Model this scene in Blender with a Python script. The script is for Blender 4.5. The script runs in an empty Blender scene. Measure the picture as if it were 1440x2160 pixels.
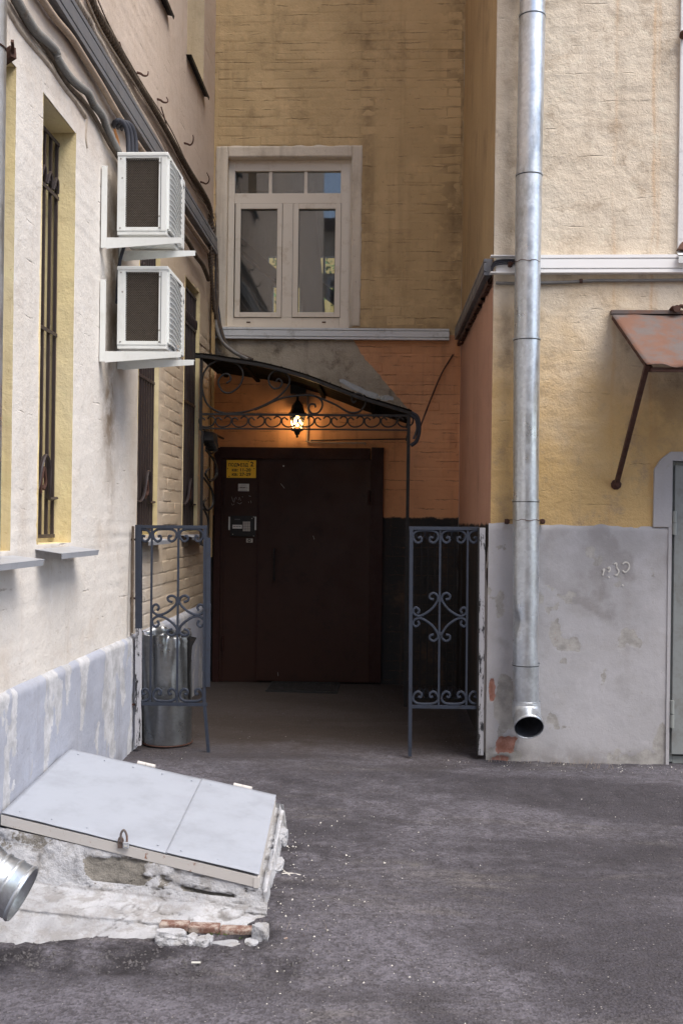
import bpy, bmesh, math, random
import numpy as np
from mathutils import Vector, Matrix

random.seed(7)
C = bpy.context.scene.collection
R = math.radians
V = Vector

# ------------------------------------------------------------------ camera, world, sun, exposure
F, CX, CY = 2100.0, 720.0, 1101.0           # lens in photo pixels (1440 x 2160)
YAW = math.atan(97.0 / 2100.0)              # the lens points a little to the left of the recess axis
ROLL = 0.0128
EYE = V((0, 0, 1.55))
_R0 = V((math.cos(YAW), math.sin(YAW), 0)); _U0 = V((0, 0, 1)); _D = V((-math.sin(YAW), math.cos(YAW), 0))
_r = _R0 * math.cos(ROLL) + _U0 * math.sin(ROLL)
_u = _U0 * math.cos(ROLL) - _R0 * math.sin(ROLL)
cam_d = bpy.data.cameras.new('camera'); cam = bpy.data.objects.new('camera', cam_d); C.objects.link(cam)
M = Matrix((( _r.x, _u.x, -_D.x, EYE.x), (_r.y, _u.y, -_D.y, EYE.y), (_r.z, _u.z, -_D.z, EYE.z), (0, 0, 0, 1)))
cam.matrix_world = M
cam_d.sensor_fit = 'VERTICAL'; cam_d.sensor_height = 36.0; cam_d.sensor_width = 24.0
cam_d.lens = F / 2160.0 * 36.0
cam_d.shift_y = (CY - 1080.0) / 2160.0
cam_d.clip_start = 0.05; cam_d.clip_end = 2000
bpy.context.scene.camera = cam

SUN_EL, SUN_AZ = 58.0, 128.0                # azimuth clockwise from +Y
w = bpy.data.worlds.new('World'); bpy.context.scene.world = w; w.use_nodes = True
nt = w.node_tree; bgn = nt.nodes['Background']
sky = nt.nodes.new('ShaderNodeTexSky'); sky.sky_type = 'NISHITA'; sky.sun_disc = False
sky.sun_elevation = R(SUN_EL); sky.sun_rotation = R(SUN_AZ)
sky.air_density = 1.0; sky.dust_density = 2.0; sky.ozone_density = 1.0
nt.links.new(sky.outputs[0], bgn.inputs[0]); bgn.inputs[1].default_value = 0.115
sl = bpy.data.lights.new('sun', 'SUN'); sl.energy = 1.5; sl.angle = R(40); sl.color = (1.0, 0.93, 0.84)
so = bpy.data.objects.new('sun', sl); C.objects.link(so)
_sd = V((math.sin(R(SUN_AZ)) * math.cos(R(SUN_EL)), math.cos(R(SUN_AZ)) * math.cos(R(SUN_EL)), math.sin(R(SUN_EL))))
so.rotation_euler = (-_sd).to_track_quat('-Z', 'Y').to_euler()
vs = bpy.context.scene.view_settings
vs.view_transform = 'Standard'; vs.look = 'None'; vs.gamma = 1; vs.use_curve_mapping = False
vs.exposure = 1.28

# ------------------------------------------------------------------ the place: main planes (metres)
def ray(px, py):
    return _D + _r * ((px - CX) / F) - _u * ((py - CY) / F)
def onX(px, py, X):
    d = ray(px, py); t = (X - EYE.x) / d.x; return EYE + d * t
def onY(px, py, Y):
    d = ray(px, py); t = (Y - EYE.y) / d.y; return EYE + d * t
def onZ(px, py, Z):
    d = ray(px, py); t = (Z - EYE.z) / d.z; return EYE + d * t

XL = -1.715                                  # face of the left wing
YF = onZ(1200, 1607, 0).y                    # face of the right facade
YB = onZ(620, 1440, 0).y                     # back wall of the recess
XR = onY(1040, 600, YF).x                    # right side of the recess
TOP = 13.0
def ground_z(x, y):
    return -0.045 * np.clip(6.2 - y, 0, 3.6)

# ------------------------------------------------------------------ noise
def _hash(ix, iy, seed):
    h = (ix.astype(np.int64) * 374761393 + iy.astype(np.int64) * 668265263 + seed * 1442695041) & 0xffffffff
    h = ((h ^ (h >> 13)) * 1274126177) & 0xffffffff
    h = (h ^ (h >> 16)) & 0xffffffff
    return h / 4294967295.0
def vnoise(x, y, seed=0):
    x = np.asarray(x, float); y = np.asarray(y, float)
    ix = np.floor(x); iy = np.floor(y); fx = x - ix; fy = y - iy
    fx = fx * fx * (3 - 2 * fx); fy = fy * fy * (3 - 2 * fy)
    a = _hash(ix, iy, seed); b = _hash(ix + 1, iy, seed); c = _hash(ix, iy + 1, seed); d = _hash(ix + 1, iy + 1, seed)
    return (a * (1 - fx) + b * fx) * (1 - fy) + (c * (1 - fx) + d * fx) * fy
def fbm(x, y, seed=0, oct=4, gain=.5):
    s = 0; a = 1; t = 0; x = np.asarray(x, float); y = np.asarray(y, float)
    for i in range(oct):
        c, q = math.cos(.6 + 1.1 * i), math.sin(.6 + 1.1 * i)
        s = s + a * vnoise((x * c - y * q) * 2.03 ** i, (x * q + y * c) * 2.03 ** i, seed + i * 17); t += a; a *= gain
    return s / t
def worley(x, y, seed=0):
    x = np.asarray(x, float); y = np.asarray(y, float); ix = np.floor(x); iy = np.floor(y)
    f1 = np.full(x.shape, 9.0); f2 = np.full(x.shape, 9.0); idv = np.zeros(x.shape)
    for dx in (-1, 0, 1):
        for dy in (-1, 0, 1):
            cx = ix + dx + _hash(ix + dx, iy + dy, seed); cy = iy + dy + _hash(ix + dx, iy + dy, seed + 7)
            d = np.hypot(x - cx, y - cy); cid = _hash(ix + dx, iy + dy, seed + 13)
            m = d < f1; f2 = np.where(m, f1, np.minimum(f2, d)); idv = np.where(m, cid, idv); f1 = np.where(m, d, f1)
    return f1, f2, idv
def soft(v, thr, k=4.0):
    return np.clip(.47 + (v - thr) * k, 0, 1)
def sstep(a, b, x):
    t = np.clip((x - a) / (b - a), 0, 1); return t * t * (3 - 2 * t)

# ------------------------------------------------------------------ materials
def nodemat(name):
    m = bpy.data.materials.new(name); m.use_nodes = True
    n = m.node_tree.nodes; l = m.node_tree.links
    return m, n, l, n['Principled BSDF']
def _mix(n, l, fac, a, b):
    x = n.new('ShaderNodeMix'); x.data_type = 'RGBA'
    if isinstance(fac, (int, float)): x.inputs[0].default_value = fac
    else: l.new(fac, x.inputs[0])
    for i, c in ((6, a), (7, b)):
        if isinstance(c, tuple): x.inputs[i].default_value = (*c, 1)
        else: l.new(c, x.inputs[i])
    return x.outputs[2]
def _math(n, l, op, a, b=0.5, clamp=False):
    x = n.new('ShaderNodeMath'); x.operation = op; x.use_clamp = clamp
    for i, c in ((0, a), (1, b)):
        if isinstance(c, (int, float)): x.inputs[i].default_value = c
        else: l.new(c, x.inputs[i])
    return x.outputs[0]
def _noise(n, l, scale, detail=5, rough=.6, stretch=None, off=0.0, dist=0.0):
    g = n.new('ShaderNodeNewGeometry'); mp = n.new('ShaderNodeMapping')
    l.new(g.outputs['Position'], mp.inputs[0])
    if stretch: mp.inputs['Scale'].default_value = stretch
    mp.inputs['Location'].default_value = (off, off * 1.7, off * .6)
    t = n.new('ShaderNodeTexNoise'); t.inputs['Scale'].default_value = scale
    t.inputs['Detail'].default_value = detail; t.inputs['Roughness'].default_value = rough
    t.inputs['Distortion'].default_value = dist
    l.new(mp.outputs[0], t.inputs[0]); return t.outputs[0]
def _ramp(n, l, src, a, b, va=0.0, vb=1.0):
    x = n.new('ShaderNodeMapRange'); x.clamp = True; x.interpolation_type = 'SMOOTHSTEP'
    l.new(src, x.inputs[0])
    for i, c in ((1, a), (2, b), (3, va), (4, vb)): x.inputs[i].default_value = c
    return x.outputs[0]
def _bump(n, l, p, layers, dist):
    prev = None
    for src, st, d in layers:
        b = n.new('ShaderNodeBump'); b.inputs['Strength'].default_value = st; b.inputs['Distance'].default_value = d
        l.new(src, b.inputs['Height'])
        if prev: l.new(prev, b.inputs['Normal'])
        prev = b.outputs[0]
    l.new(prev, p.inputs['Normal'])

def wallmat(name, c1, c2, dirt, under=(.3, .29, .27), brick=(.3, .1, .06), dirt_amt=.5, streak=.35, bump=.5,
            rough=.88, zone=None, off=0.0, spec=.3, joints=0.0, thr=.52, extra=None, fs=1.0, blo=(.50, .74)):
    """layered paint: two tones, blotches and rain streaks of dirt; attribute 'mask' R = bare render, G = bare brick, B = dirt and painted shade"""
    m, n, l, p = nodemat(name)
    col = _mix(n, l, _ramp(n, l, _noise(n, l, 1.1 * fs, 5, .55, off=off), .35, .65), c1, c2)
    lt = _ramp(n, l, _noise(n, l, 11, 5, .6, off=off + 9), .55, .75, 0, .3)
    col = _mix(n, l, lt, col, tuple(min(.85, c * 1.25) for c in c1))
    if zone: col = zone(n, l, col)
    bl = _ramp(n, l, _noise(n, l, 2.4 * fs, 9, .70, off=off + 3), blo[0], blo[1], 0, dirt_amt)
    col = _mix(n, l, bl, col, dirt)
    stk = _ramp(n, l, _noise(n, l, 1.0, 6, .6, stretch=(9, 9, .55), off=off + 5), .52, .74, 0, streak)
    col = _mix(n, l, stk, col, dirt)
    sp = _ramp(n, l, _noise(n, l, 34, 4, .7, off=off + 1), .62, .72, 0, .45)
    col = _mix(n, l, sp, col, dirt)
    jl = None
    if joints:
        g = n.new('ShaderNodeNewGeometry'); sx = n.new('ShaderNodeSeparateXYZ'); l.new(g.outputs['Position'], sx.inputs[0])
        warp = _math(n, l, 'MULTIPLY', _math(n, l, 'SUBTRACT', _noise(n, l, 3.5, 6, .65, off=off), .5), .62)
        zz = _math(n, l, 'ADD', _math(n, l, 'DIVIDE', sx.outputs[2], .091), warp)
        fr = _math(n, l, 'ABSOLUTE', _math(n, l, 'SUBTRACT', _math(n, l, 'FRACT', zz, 0), .5))
        fine = _math(n, l, 'MULTIPLY', _math(n, l, 'SUBTRACT', _noise(n, l, 38, 4, .6), .5), .16)
        line = _ramp(n, l, _math(n, l, 'ADD', fr, fine), .075, .0)
        msk = _ramp(n, l, _noise(n, l, 3.2, 7, .7, stretch=(1, 1, 2.2), off=off + 13), thr, thr + .12)
        jl = _math(n, l, 'MULTIPLY', line, msk)
        col = _mix(n, l, _math(n, l, 'MULTIPLY', jl, joints), col, tuple(c * .6 for c in dirt))
    if extra: col = extra(n, l, col)
    at = n.new('ShaderNodeAttribute'); at.attribute_name = 'mask'
    sep = n.new('ShaderNodeSeparateColor'); l.new(at.outputs['Color'], sep.inputs[0])
    e = _noise(n, l, 26, 8, .72)
    def edge(o):
        return _ramp(n, l, _math(n, l, 'ADD', o, _math(n, l, 'MULTIPLY', _math(n, l, 'SUBTRACT', e, .5), _math(n, l, 'MULTIPLY', _ramp(n, l, o, 0, .12), 1.1))), .44, .50)
    grime_shade = _math(n, l, 'MULTIPLY', sep.outputs[2], _ramp(n, l, _noise(n, l, 7, 7, .65, off=off), .25, .6), True)
    col = _mix(n, l, grime_shade, col, tuple(c * .62 for c in dirt))
    uc = _mix(n, l, _ramp(n, l, _noise(n, l, 9, 7, .7), .3, .7), under, tuple(c * .6 for c in under))
    col = _mix(n, l, edge(sep.outputs[0]), col, uc)
    bc = _mix(n, l, _ramp(n, l, _noise(n, l, 16, 7, .7), .3, .7), brick, tuple(min(.8, c * 1.3 + .08) for c in brick))
    col = _mix(n, l, edge(sep.outputs[1]), col, bc)
    l.new(col, p.inputs['Base Color'])
    p.inputs['Roughness'].default_value = rough; p.inputs['Specular IOR Level'].default_value = spec
    _bump(n, l, p, [(_noise(n, l, 14, 9, .7), bump, .012), (_noise(n, l, 90, 4, .6), bump * .8, .003),
                    (sep.outputs[0], .5, .004)] + ([(_math(n, l, 'SUBTRACT', 1.0, jl), .8, .006)] if jl else []), 1)
    return m

def plain(name, c, rough=.6, metal=0.0, var=.25, bump=.15, scale=20, c2=None, thr=(.5, .7), spec=.4, bscale=None, stretch=None):
    m, n, l, p = nodemat(name)
    c2 = c2 or tuple(x * (1 - var) for x in c)
    col = _mix(n, l, _ramp(n, l, _noise(n, l, scale, 9, .72, stretch=stretch), *thr), c, c2)
    l.new(col, p.inputs['Base Color'])
    p.inputs['Metallic'].default_value = metal; p.inputs['Specular IOR Level'].default_value = spec
    rr = _ramp(n, l, _noise(n, l, scale * .7, 5, .6, off=2), .3, .7, rough * .8, min(1, rough * 1.25))
    l.new(rr, p.inputs['Roughness'])
    _bump(n, l, p, [(_noise(n, l, bscale or scale * 3, 5, .6), bump, .002)], 1)
    return m

def galv(name, base=(.66, .70, .74), rough=.33, dark=(.33, .35, .38)):
    m, n, l, p = nodemat(name)
    g = n.new('ShaderNodeNewGeometry'); v = n.new('ShaderNodeTexVoronoi'); v.inputs['Scale'].default_value = 55
    l.new(g.outputs['Position'], v.inputs[0])
    sepn = n.new('ShaderNodeSeparateColor'); l.new(v.outputs['Color'], sepn.inputs[0])
    col = _mix(n, l, _math(n, l, 'MULTIPLY', sepn.outputs[0], .3), base, dark)
    col = _mix(n, l, _ramp(n, l, _noise(n, l, 5, 8, .7, stretch=(1, 1, .35)), .48, .72, 0, .75), col, (.27, .28, .27))
    col = _mix(n, l, _ramp(n, l, _noise(n, l, 13, 8, .75, off=4), .66, .74, 0, .8), col, (.22, .17, .12))
    l.new(col, p.inputs['Base Color']); p.inputs['Metallic'].default_value = .88
    l.new(_ramp(n, l, _noise(n, l, 7, 6, .6), .3, .7, rough * .8, rough * 1.5), p.inputs['Roughness'])
    _bump(n, l, p, [(_noise(n, l, 5, 3, .5), .14, .008), (_noise(n, l, 60, 4, .5), .08, .001)], 1)
    return m

def emis(name, c, s):
    m, n, l, p = nodemat(name)
    p.inputs['Emission Color'].default_value = (*c, 1); p.inputs['Emission Strength'].default_value = s
    p.inputs['Base Color'].default_value = (*c, 1); return m

def glassmat(name, tint=(.8, .85, .85), refl=1.5, rough=.02, dirt=.05):
    m, n, l, p = nodemat(name); n.remove(p)
    out = [x for x in n if x.type == 'OUTPUT_MATERIAL'][0]
    tr = n.new('ShaderNodeBsdfTransparent'); tr.inputs[0].default_value = (*tint, 1)
    gl = n.new('ShaderNodeBsdfGlossy'); gl.inputs['Roughness'].default_value = rough
    fr = n.new('ShaderNodeFresnel'); fr.inputs[0].default_value = refl
    mx = n.new('ShaderNodeMixShader'); l.new(fr.outputs[0], mx.inputs[0]); l.new(tr.outputs[0], mx.inputs[1]); l.new(gl.outputs[0], mx.inputs[2])
    df = n.new('ShaderNodeBsdfDiffuse'); df.inputs[0].default_value = (.45, .45, .43, 1)
    m2 = n.new('ShaderNodeMixShader')
    l.new(_ramp(n, l, _noise(n, l, 4, 6, .6, stretch=(3, 3, .6)), .3, .8, dirt * .3, dirt * 2), m2.inputs[0])
    l.new(mx.outputs[0], m2.inputs[1]); l.new(df.outputs[0], m2.inputs[2]); l.new(m2.outputs[0], out.inputs[0])
    return m

def zone_y(lo, hi, colr, jitter=.5):
    def f(n, l, col):
        g = n.new('ShaderNodeNewGeometry'); s = n.new('ShaderNodeSeparateXYZ'); l.new(g.outputs['Position'], s.inputs[0])
        v = _math(n, l, 'ADD', s.outputs[1], _math(n, l, 'MULTIPLY', _noise(n, l, 1.5, 4), jitter))
        return _mix(n, l, _ramp(n, l, v, lo, hi), col, colr)
    return f
def zone_z(z, colr, jitter=.02, soft=.012, scale=30, then=None, base=None):
    def f(n, l, col):
        if base: col = base(n, l, col)
        g = n.new('ShaderNodeNewGeometry'); s = n.new('ShaderNodeSeparateXYZ'); l.new(g.outputs['Position'], s.inputs[0])
        v = _math(n, l, 'ADD', s.outputs[2], _math(n, l, 'MULTIPLY', _math(n, l, 'SUBTRACT', _noise(n, l, scale, 4), .5), jitter))
        return _mix(n, l, _ramp(n, l, v, z - soft, z + soft), colr, col)
    return f

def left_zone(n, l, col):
    # lilac white below, dirtier beige high up under the cables; deep in the passage the beige also paints in light falloff
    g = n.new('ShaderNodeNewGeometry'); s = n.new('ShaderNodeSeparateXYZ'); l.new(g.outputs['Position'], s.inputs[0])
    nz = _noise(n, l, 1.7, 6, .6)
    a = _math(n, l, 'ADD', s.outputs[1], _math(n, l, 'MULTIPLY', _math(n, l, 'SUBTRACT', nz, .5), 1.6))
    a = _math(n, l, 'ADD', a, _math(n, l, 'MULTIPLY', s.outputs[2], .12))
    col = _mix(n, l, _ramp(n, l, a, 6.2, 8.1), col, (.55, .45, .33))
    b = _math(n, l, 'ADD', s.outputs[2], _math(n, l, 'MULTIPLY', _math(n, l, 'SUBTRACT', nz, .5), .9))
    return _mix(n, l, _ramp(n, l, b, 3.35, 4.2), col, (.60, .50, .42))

MT = {}
MT['left'] = wallmat('left_wall_paint', (.77, .735, .69), (.71, .675, .63), (.40, .29, .19), under=(.42, .38, .33),
                     dirt_amt=.30, streak=.18, zone=left_zone, bump=.7, joints=.4, thr=.56)
MT['jamb'] = wallmat('yellow_reveal_paint', (.82, .69, .38), (.80, .70, .46), (.42, .29, .13), dirt_amt=.3, streak=.3, off=2)
MT['upreveal'] = wallmat('beige_reveal_paint', (.66, .54, .36), (.60, .48, .32), (.36, .26, .15), dirt_amt=.4, streak=.4, off=3)
MT['leftplinth'] = wallmat('blue_grey_plinth_paint', (.42, .445, .52), (.37, .395, .47), (.22, .21, .21), under=(.60, .61, .64),
                           dirt_amt=.3, streak=.5, off=4)
MT['ochre'] = wallmat('ochre_wall_paint', (.64, .465, .25), (.54, .39, .205), (.14, .092, .045), dirt_amt=.42, streak=.2, off=6, joints=.4, thr=.48, bump=.8, fs=1.3)
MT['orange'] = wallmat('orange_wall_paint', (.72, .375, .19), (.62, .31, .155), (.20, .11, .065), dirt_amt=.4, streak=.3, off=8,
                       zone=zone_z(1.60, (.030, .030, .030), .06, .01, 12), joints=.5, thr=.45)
MT['side_up'] = wallmat('side_upper_paint', (.50, .36, .20), (.43, .305, .17), (.15, .10, .06), dirt_amt=.4, streak=.5, off=11)
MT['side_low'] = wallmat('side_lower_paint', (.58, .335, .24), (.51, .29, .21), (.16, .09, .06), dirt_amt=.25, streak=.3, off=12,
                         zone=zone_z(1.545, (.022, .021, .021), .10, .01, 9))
def fac_zone(n, l, col):
    g = n.new('ShaderNodeNewGeometry'); s = n.new('ShaderNodeSeparateXYZ'); l.new(g.outputs['Position'], s.inputs[0])
    b = _math(n, l, 'ADD', s.outputs[2], _math(n, l, 'MULTIPLY', _math(n, l, 'SUBTRACT', _noise(n, l, 1.4, 7, .65), .5), 1.9))
    return _mix(n, l, _ramp(n, l, b, 1.9, 3.25), (.64, .44, .20), col)
def rust_runs(n, l, col):
    g = n.new('ShaderNodeNewGeometry'); s = n.new('ShaderNodeSeparateXYZ'); l.new(g.outputs['Position'], s.inputs[0])
    for x0, a in ((1.455, .25), (1.70, .4), (1.73, .2)):
        wv = _math(n, l, 'MULTIPLY', _math(n, l, 'SUBTRACT', _noise(n, l, 1.6, 4), .5), .07)
        d = _math(n, l, 'ABSOLUTE', _math(n, l, 'SUBTRACT', _math(n, l, 'ADD', s.outputs[0], wv), x0))
        k = _math(n, l, 'MULTIPLY', _ramp(n, l, d, .022, .0, 0, a), _ramp(n, l, _noise(n, l, 4, 5, stretch=(3, 3, .6)), .38, .58))
        col = _mix(n, l, k, col, (.58, .33, .13))
    return col
MT['facade'] = wallmat('facade_paint', (.74, .655, .53), (.66, .57, .45), (.36, .27, .185), dirt_amt=.8, streak=.22, off=14, zone=fac_zone, bump=1.2, joints=.22, thr=.54, fs=2.0, extra=rust_runs)
MT['facplinth'] = wallmat('grey_plinth_render', (.46, .455, .475), (.41, .405, .42), (.33, .305, .285), under=(.45, .435, .415),
                          brick=(.27, .12, .085), dirt_amt=.35, streak=.15, off=17, bump=.3, fs=1.4)
MT['patch'] = wallmat('bare_concrete', (.47, .41, .32), (.38, .33, .25), (.09, .07, .05), dirt_amt=.85, streak=.5, off=20, bump=1.2, fs=2.6)
MT['band'] = wallmat('white_window_band', (.70, .62, .50), (.63, .56, .46), (.24, .18, .11), dirt_amt=.4, streak=.4, off=22)
MT['hatchwall'] = wallmat('limewashed_masonry', (.51, .52, .55), (.39, .40, .43), (.31, .30, .295), under=(.27, .255, .23),
                          brick=(.27, .115, .07), dirt_amt=.75, streak=.1, off=25, bump=1.4, fs=4.0, blo=(.46, .60))
MT['lid'] = plain('lid_paint', (.345, .375, .435), .6, 0, .1, .2, 5, c2=(.30, .325, .375), thr=(.42, .7))
MT['lidframe'] = plain('lid_frame_paint', (.58, .56, .54), .7, 0, .2, .3, 22, c2=(.24, .10, .05), thr=(.60, .68))
MT['pvc'] = plain('aged_white_plastic', (.74, .67, .56), .4, 0, .1, .05, 9, c2=(.58, .49, .37), thr=(.52, .75))
MT['winwhite'] = plain('white_window_plastic', (.7, .7, .7), .4)
MT['trunk'] = plain('white_trunking', (.86, .86, .86), .45, 0, .05, .03, 8, c2=(.78, .77, .75), thr=(.55, .8))
MT['trunkold'] = plain('weathered_trunking', (.68, .70, .70), .4, 0, .15, .05, 8, c2=(.40, .40, .37), thr=(.5, .75))
MT['trunkgrey'] = plain('grey_trunking', (.16, .165, .18), .4, 0, .2, .05, 8)
MT['galv'] = galv('galvanised_steel')
MT['galvold'] = galv('dull_galvanised_steel', (.27, .28, .29), .30, (.13, .13, .14))
MT['black'] = plain('black_iron', (.013, .012, .012), .6, 0, .3, .3, 30, c2=(.045, .028, .02), thr=(.55, .7))
MT['grille'] = plain('dark_brown_grille_paint', (.045, .034, .034), .5, 0, .3, .2, 20, c2=(.09, .055, .04), thr=(.55, .75))
MT['gate'] = plain('blue_grey_gate_paint', (.030, .038, .058), .6, 0, .3, .5, 25, c2=(.024, .026, .034), thr=(.5, .7))
MT['peelpost'] = plain('peeling_post_paint', (.44, .44, .47), .7, 0, .3, .8, 14, c2=(.03, .03, .035), thr=(.53, .56), stretch=(2, 2, .45))
MT['door'] = plain('dark_brown_door_paint', (.036, .0155, .0105), .5, 0, .2, .35, 9, c2=(.024, .012, .009), spec=.25)
MT['doorframe'] = plain('brown_frame_paint', (.030, .0105, .008), .55, 0, .3, .3, 20, spec=.25)
MT['greydoor'] = plain('grey_door_paint', (.25, .27, .27), .55, 0, .2, .3, 9, c2=(.20, .20, .19), thr=(.45, .7))
MT['greyframe'] = plain('grey_frame_paint', (.27, .29, .28), .6, 0, .2, .3, 12, c2=(.22, .11, .05), thr=(.66, .76))
MT['rust'] = plain('rusty_sheet', (.165, .082, .055), .75, 0, .3, .5, 5, c2=(.125, .105, .10), thr=(.42, .60))
MT['rustdark'] = plain('dark_rust', (.075, .035, .025), .8, .1, .3, .6, 40)
MT['acwhite'] = plain('ac_white_enamel', (.74, .76, .74), .32, 0, .06, .03, 6, c2=(.66, .67, .64))
MT['accoil'] = plain('condenser_fins', (.030, .022, .016), .7, 0, .5, .3, 60, c2=(.075, .055, .035))
MT['acmesh'] = plain('coil_mesh', (.15, .125, .10), .6, 0)
MT['sheet'] = plain('grey_sill_sheet', (.40, .42, .46), .5, .1, .15, .1, 9)
MT['asphaltdrip'] = plain('bitumen', (.02, .02, .02), .6)
MT['cable'] = plain('old_cable', (.095, .07, .05), .8, 0, .4, .5, 30, c2=(.19, .15, .115))
MT['cablelite'] = plain('painted_cable', (.42, .355, .29), .8, 0, .3, .5, 25, c2=(.22, .17, .12))
MT['conduit'] = plain('grey_conduit', (.19, .185, .175), .65, 0, .3, .3, 15, c2=(.17, .14, .11), bscale=90)
MT['steelpipe'] = plain('painted_steel_pipe', (.40, .31, .235), .75, 0, .3, .5, 25, c2=(.27, .20, .15))
MT['hose'] = plain('dark_insulation_hose', (.035, .038, .05), .7)
MT['copper'] = plain('copper_wire', (.55, .26, .10), .5, .3)
MT['yellowpipe'] = plain('ochre_painted_pipe', (.44, .31, .15), .7, 0, .3, .4, 15, c2=(.26, .17, .09))
MT['sign'] = plain('yellow_sign', (.90, .55, .03), .45, 0, .08, .02, 10)
MT['ink'] = plain('sign_ink', (.05, .018, .01), .6)
MT['paper'] = plain('white_sticker', (.6, .6, .56), .6, 0, .1)
MT['inkgrey'] = plain('faint_print', (.12, .12, .12), .6)
MT['interblack'] = plain('intercom_black', (.008, .009, .011), .35)
MT['steel'] = plain('brushed_steel', (.42, .40, .37), .4, .7)
MT['glass'] = glassmat('window_glass', (.78, .80, .80), 2.0, .02, .06)
MT['lampglass'] = glassmat('lamp_glass', (1, .93, .8), 1.3, .15, .0)
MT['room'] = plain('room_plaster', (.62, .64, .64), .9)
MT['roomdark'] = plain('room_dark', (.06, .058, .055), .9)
MT['leaf'] = plain('tree_leaf', (.16, .30, .09), .6, 0, .4, .1, 3, c2=(.10, .22, .06))
MT['bark'] = plain('tree_bark', (.10, .075, .055), .9)
MT['yellowhouse'] = wallmat('yellow_house', (.68, .52, .20), (.64, .48, .18), (.4, .3, .15), off=31)
MT['mat'] = plain('rubber_mat', (.02, .02, .02), .8)
MT['stone'] = plain('pebble', (.10, .095, .10), .9, 0, .4, .2, 60, c2=(.05, .047, .05))
MT['chip'] = plain('pale_chip', (.62, .60, .56), .85, 0, .2, .2, 40)
MT['grass'] = plain('weed_leaf', (.10, .19, .03), .6)
MT['brickred'] = plain('red_brick', (.17, .09, .07), .9, 0, .3, .8, 25, c2=(.40, .34, .30), thr=(.42, .62))
MT['plug'] = plain('plaster_chunk', (.50, .49, .47), .9, 0, .2, .9, 18, c2=(.33, .31, .28))
def asphalt():
    m, n, l, p = nodemat('asphalt')
    big = _noise(n, l, .62, 9, .62, stretch=(.6, 1.7, 1), dist=.8, off=1.3)
    col = _mix(n, l, _ramp(n, l, big, .41, .58), (.060, .056, .070), (.172, .164, .196))
    dust = _ramp(n, l, _noise(n, l, 1.3, 9, .72, stretch=(.5, 1.9, 1), off=6, dist=.4), .53, .72, 0, .7)
    col = _mix(n, l, dust, col, (.20, .183, .170))
    wet = _ramp(n, l, _noise(n, l, 1.1, 7, .66, stretch=(.6, 1.7, 1), off=11, dist=.5), .54, .68, 0, .65)
    col = _mix(n, l, wet, col, (.045, .040, .046))
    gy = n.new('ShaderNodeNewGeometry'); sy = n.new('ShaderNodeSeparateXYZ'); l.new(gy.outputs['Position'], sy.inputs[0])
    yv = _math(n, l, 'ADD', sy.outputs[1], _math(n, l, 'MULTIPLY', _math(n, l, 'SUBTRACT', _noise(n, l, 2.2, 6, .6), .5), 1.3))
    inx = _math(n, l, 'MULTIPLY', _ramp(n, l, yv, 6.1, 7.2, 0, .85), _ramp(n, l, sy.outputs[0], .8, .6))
    med = _ramp(n, l, _noise(n, l, 14, 8, .75, off=3), .42, .62, 0, .45)
    col = _mix(n, l, med, col, (.052, .047, .053))
    g = n.new('ShaderNodeNewGeometry')
    vo = n.new('ShaderNodeTexVoronoi'); vo.inputs['Scale'].default_value = 80; l.new(g.outputs['Position'], vo.inputs[0])
    s = n.new('ShaderNodeSeparateColor'); l.new(vo.outputs['Color'], s.inputs[0])
    col = _mix(n, l, _ramp(n, l, s.outputs[0], .2, 1, 0, .6), col, (.030, .027, .031))
    gate = _math(n, l, 'MULTIPLY', _ramp(n, l, s.outputs[1], .93, .97), _ramp(n, l, vo.outputs['Distance'], .30, .22))
    col = _mix(n, l, _math(n, l, 'MULTIPLY', gate, .8), col, (.36, .34, .33))
    fine = _noise(n, l, 150, 3, .6)
    col = _mix(n, l, _ramp(n, l, fine, .35, .7, 0, .3), col, (.18, .17, .18))
    col = _mix(n, l, inx, col, (.038, .027, .019))  # recess floor: brown dust, with the shade of the recess painted in
    at = n.new('ShaderNodeAttribute'); at.attribute_name = 'mask'; ms = n.new('ShaderNodeSeparateColor'); l.new(at.outputs['Color'], ms.inputs[0])
    nn = _ramp(n, l, _noise(n, l, 6, 8, .72, off=15), .35, .62)
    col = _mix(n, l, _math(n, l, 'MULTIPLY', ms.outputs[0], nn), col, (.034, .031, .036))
    col = _mix(n, l, _math(n, l, 'MULTIPLY', ms.outputs[1], nn), col, (.24, .225, .215))
    l.new(col, p.inputs['Base Color']); p.inputs['Roughness'].default_value = .86; p.inputs['Specular IOR Level'].default_value = .3
    _bump(n, l, p, [(_noise(n, l, 9, 8, .75), .8, .03), (vo.outputs['Distance'], .9, .006), (fine, .6, .004)], 1)
    return m
MT['asphalt'] = asphalt()

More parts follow.
